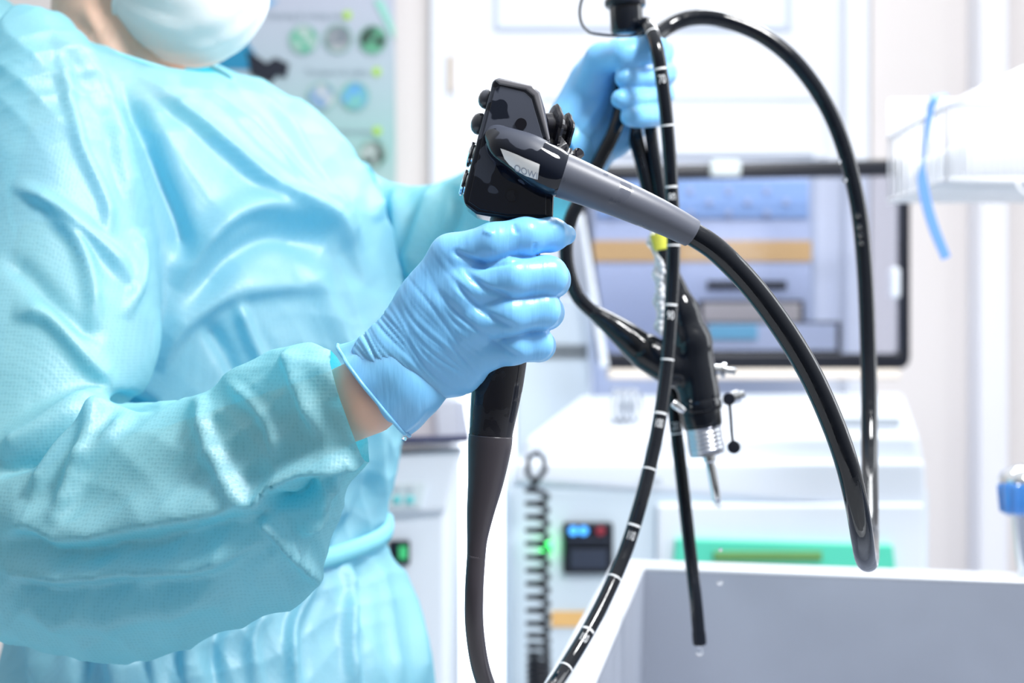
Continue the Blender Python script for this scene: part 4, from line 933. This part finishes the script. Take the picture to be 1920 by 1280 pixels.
# --- near glove (right hand, back of the hand to the viewer, fingers closed round the grip)
def hand(lo, hi, res, palm, fingers, thumb, extra=(), kf=.0025, kp=.009, kj=.007, kth=.006, rel=3, soft=False):
    sp_ = SDF(lo, hi, res)
    for a, b_, ra, rb in palm: sp_.cone(a, b_, ra, rb, kp)
    for a, b_, ra, rb in extra: sp_.cone(a, b_, ra, rb, kp)
    fs = None
    for pts, rs in fingers:
        f_ = SDF(lo, hi, res)
        if soft: A_ = cr([list(p)+[r] for p, r in zip(pts, rs)], 4); pts, rs = [q[:3] for q in A_], [q[3] for q in A_]
        f_.chain(pts, rs, .003)
        if fs is None: fs = f_
        else: fs.sunion(f_, kf)
    sp_.sunion(fs, kj)
    t_ = SDF(lo, hi, res); t_.chain(thumb[0], thumb[1], .004); sp_.sunion(t_, kth)
    V, F = sp_.mesh(); me = np_mesh('glove', V, F); relax(me, rel); return me
MC = [P(848, 482, .778), P(872, 545, .773), P(890, 605, .775), P(905, 655, .784)]
WR = [P(712, 668, .787), P(722, 690, .784), P(736, 718, .786), P(752, 742, .790)]
palm = [(WR[i], MC[i], r0, r1) for i, (r0, r1) in enumerate(((.0125, .0125), (.0130, .0130), (.0130, .0125), (.0125, .0120)))]
palm += [(WR[0], WR[3], .0145, .0145), (P(780, 640, .80), P(850, 560, .80), .012, .012), (P(800, 700, .80), P(880, 680, .80), .012, .012), (P(800, 560, .785), P(860, 700, .79), .013, .012),]
fing = [(pr([(848, 482, .778), (925, 456, .770), (985, 444, .772), (1035, 440, .783), (1060, 440, .789)]), [.0122, .0108, .0102, .0092, .0060]),
        (pr([(872, 545, .773), (960, 522, .768), (1026, 517, .776), (1036, 524, .806), (1000, 535, .832)]), [.0122, .0112, .0108, .0100, .0085]),
        (pr([(890, 605, .775), (955, 590, .770), (1014, 580, .778), (1024, 586, .808), (985, 596, .832)]), [.0118, .0108, .0104, .0098, .0082]),
        (pr([(905, 655, .784), (960, 648, .779), (1002, 643, .786), (1010, 647, .812), (975, 652, .830)]), [.0112, .0102, .0100, .0092, .0078])]
thumb = (pr([(765, 665, .80), (830, 570, .820), (885, 505, .835), (930, 470, .842), (985, 462, .838)]), [.014, .0135, .0115, .0105, .0085])
lo = np.array([P(560, 0, .85).x, .74, P(0, 860, .85).z]); hi = np.array([P(1110, 0, .86).x, .87, P(0, 370, .85).z])
me = hand(lo, hi, .00095, palm, fing, thumb, kf=.0012, kj=.0045)
V = vco(me); N = vnormals(me); Q = topx(V); h = np.zeros(len(V))
for poly, a, wr_, wl_ in (([(915, 499), (880, 487), (845, 468)], -.0018, 6, 6), ([(960, 558), (910, 540), (868, 505)], -.0018, 6, 7), ([(975, 620), (930, 600), (880, 560), (845, 520)], -.0016, 7, 6), ([(990, 680), (940, 650), (870, 600), (815, 540)], -.001, 6, 6),
        ([(885, 500), (935, 497), (985, 485)], -.001, 4, 4), ([(1000, 478), (1005, 455)], -.001, 4, 4), ([(905, 432), (925, 440)], .0008, 4, 5), ([(962, 418), (970, 440)], -.0008, 4, 4)):
    h += fold(V, N, Q, poly, a, wr_, wl_)
# fine stretch wrinkles running round the back of the hand
ax_ = np.array([.82, -.57]); s_ = Q@ax_; tcross = Q@np.array([.57, .82])
rs_ = np.random.RandomState(9)
for i in range(34):
    off = -14+i*9.6+rs_.uniform(-3, 3); amp = rs_.uniform(.00025, .00085)*(1.2-i*.015); bend = .05+.009*i+rs_.uniform(-.04, .04); cen = rs_.uniform(-60, 70); ln = rs_.uniform(60, 160)
    tc_ = tcross-(960+i*3); c = s_-(160+off+bend*tc_+.0011*tc_**2+5*np.sin(tc_/33+i*.8))
    h += -amp*np.where(c > 0, np.exp(-(c/2.4)**2), np.exp(-(c/4.6)**2))*np.clip(1.4-np.abs(tc_-cen)/ln, 0, 1)*np.clip((920-Q[:, 0])/60, 0, 1)
h += .00018*vnoise(V, 150, 5, 2)
V = V+N*h[:, None]
me.vertices.foreach_set('co', V.astype(np.float32).ravel()); me.update()
# loose rolled cuff joined into the same glove mesh
def cuff(st, th_amp, nfold, seed):
    A = cr(st, 8); seg = 72; V = []; F = []; n = len(A)
    for i, r in enumerate(A):
        T = np.array(P(r[0], r[1], r[4])); B = np.array(P(r[2], r[3], r[4])); c = (T+B)/2; a1 = (T-B)/2; a2 = np.array([0, r[5], 0]); f_ = i/(n-1)
        for k in range(seg):
            t = 2*PI*k/seg; wv = 1+th_amp*f_*(math.sin(nfold*t+seed)+.6*math.sin((nfold*2+1)*t+2*seed+3*f_)); V.append(c+(a1*math.cos(t)+a2*math.sin(t))*wv)
    for i in range(n-1):
        for k in range(seg): k2 = (k+1) % seg; F.append((i*seg+k, i*seg+k2, (i+1)*seg+k2, (i+1)*seg+k))
    last = V[-seg:]; return V, F, last
cv, cf, last = cuff([(742, 600, 838, 745, .787, .013), (718, 608, 822, 768, .789, .020), (690, 625, 805, 785, .790, .0225), (660, 640, 788, 803, .792, .0235), (634, 650, 768, 818, .794, .0245)], .045, 5, 1.)
def join_meshes(name, parts):
    V = []; F = []; k = 0
    for v, f in parts:
        V += [tuple(x) for x in v]; F += [tuple(int(j)+k for j in q) for q in f]; k = len(V)
    me = bpy.data.meshes.new(name); me.from_pydata(V, [], F); me.update(); return me
edge_v, edge_f = tube_data(np.array(last+[last[0]]), .0011, 8, False)
hv = vco(me); hf = [tuple(p.vertices) for p in me.polygons]
gl = link('glove', join_meshes('glove', [(hv, hf), (cv, cf), (edge_v, edge_f)]), M['glove'], pe)
gl['label'] = 'blue glove closed around the black grip'
# --- far glove (left hand, palm side to the viewer)
MC = [P(1160, 100, 1.185), P(1172, 140, 1.19), P(1176, 180, 1.19), P(1172, 216, 1.185)]
WR = [P(1092, 262, 1.155), P(1098, 272, 1.16), P(1102, 282, 1.165), P(1108, 292, 1.165)]
palm = [(WR[i], MC[i], .016, .0125) for i in range(4)]
palm += [(P(1080, 240, 1.15), P(1098, 300, 1.155), .020, .018), (P(1092, 230, 1.15), P(1124, 125, 1.145), .020, .015), (P(1108, 270, 1.16), P(1158, 235, 1.175), .017, .015), (P(1070, 220, 1.15), P(1100, 150, 1.15), .017, .014), (P(1180, 245, 1.17), P(1150, 265, 1.17), .013, .013)]
fing = [(pr([(1160, 100, 1.19), (1228, 88, 1.195), (1240, 100, 1.165), (1220, 110, 1.135), (1196, 118, 1.122)]), [.0115, .0100, .0095, .0090, .0080]),
        (pr([(1172, 140, 1.19), (1230, 132, 1.195), (1246, 138, 1.16), (1215, 143, 1.123), (1172, 147, 1.104)]), [.0115, .0100, .0095, .0092, .0082]),
        (pr([(1176, 180, 1.19), (1228, 174, 1.195), (1240, 178, 1.155), (1204, 183, 1.120), (1163, 186, 1.101)]), [.0115, .0100, .0094, .0088, .0076]),
        (pr([(1172, 216, 1.185), (1222, 208, 1.19), (1236, 213, 1.155), (1212, 217, 1.122), (1181, 218, 1.106)]), [.0110, .0098, .0092, .0088, .0078])]
thumb = (pr([(1105, 170, 1.145), (1128, 112, 1.125), (1172, 104, 1.103), (1212, 93, 1.103), (1230, 88, 1.106)]), [.016, .0130, .0112, .0105, .0085])
lo = np.array([P(990, 0, 1.15).x, 1.08, P(0, 350, 1.15).z]); hi = np.array([P(1300, 0, 1.15).x, 1.23, P(0, 40, 1.15).z])
me = hand(lo, hi, .0016, palm, fing, thumb, kf=.0008, kj=.003, kth=.003, rel=4, soft=True)
V = vco(me); N = vnormals(me); Q = topx(V); h = np.zeros(len(V))
for poly, a in (([(1160, 190), (1120, 250), (1080, 300)], -.0015), ([(1140, 170), (1100, 230), (1065, 270)], .0012), ([(1150, 210), (1130, 260), (1105, 300)], .0012), ([(1110, 180), (1080, 230), (1055, 260)], -.001)): h += fold(V, N, Q, poly, a, 6, 8)
V = V+N*(h+.0002*vnoise(V, 120, 7, 2))[:, None]; me.vertices.foreach_set('co', V.astype(np.float32).ravel()); me.update()
cv, cf, last = cuff([(1080, 190, 1120, 320, 1.155, .022), (1062, 212, 1104, 322, 1.155, .028), (1045, 228, 1090, 325, 1.155, .030)], .02, 5, 2.)
hv = vco(me); hf = [tuple(p.vertices) for p in me.polygons]
g2 = link('glove', join_meshes('glove', [(hv, hf), (cv, cf)]), M['glove'], pe); g2['label'] = 'blue glove holding the coiled cords up'
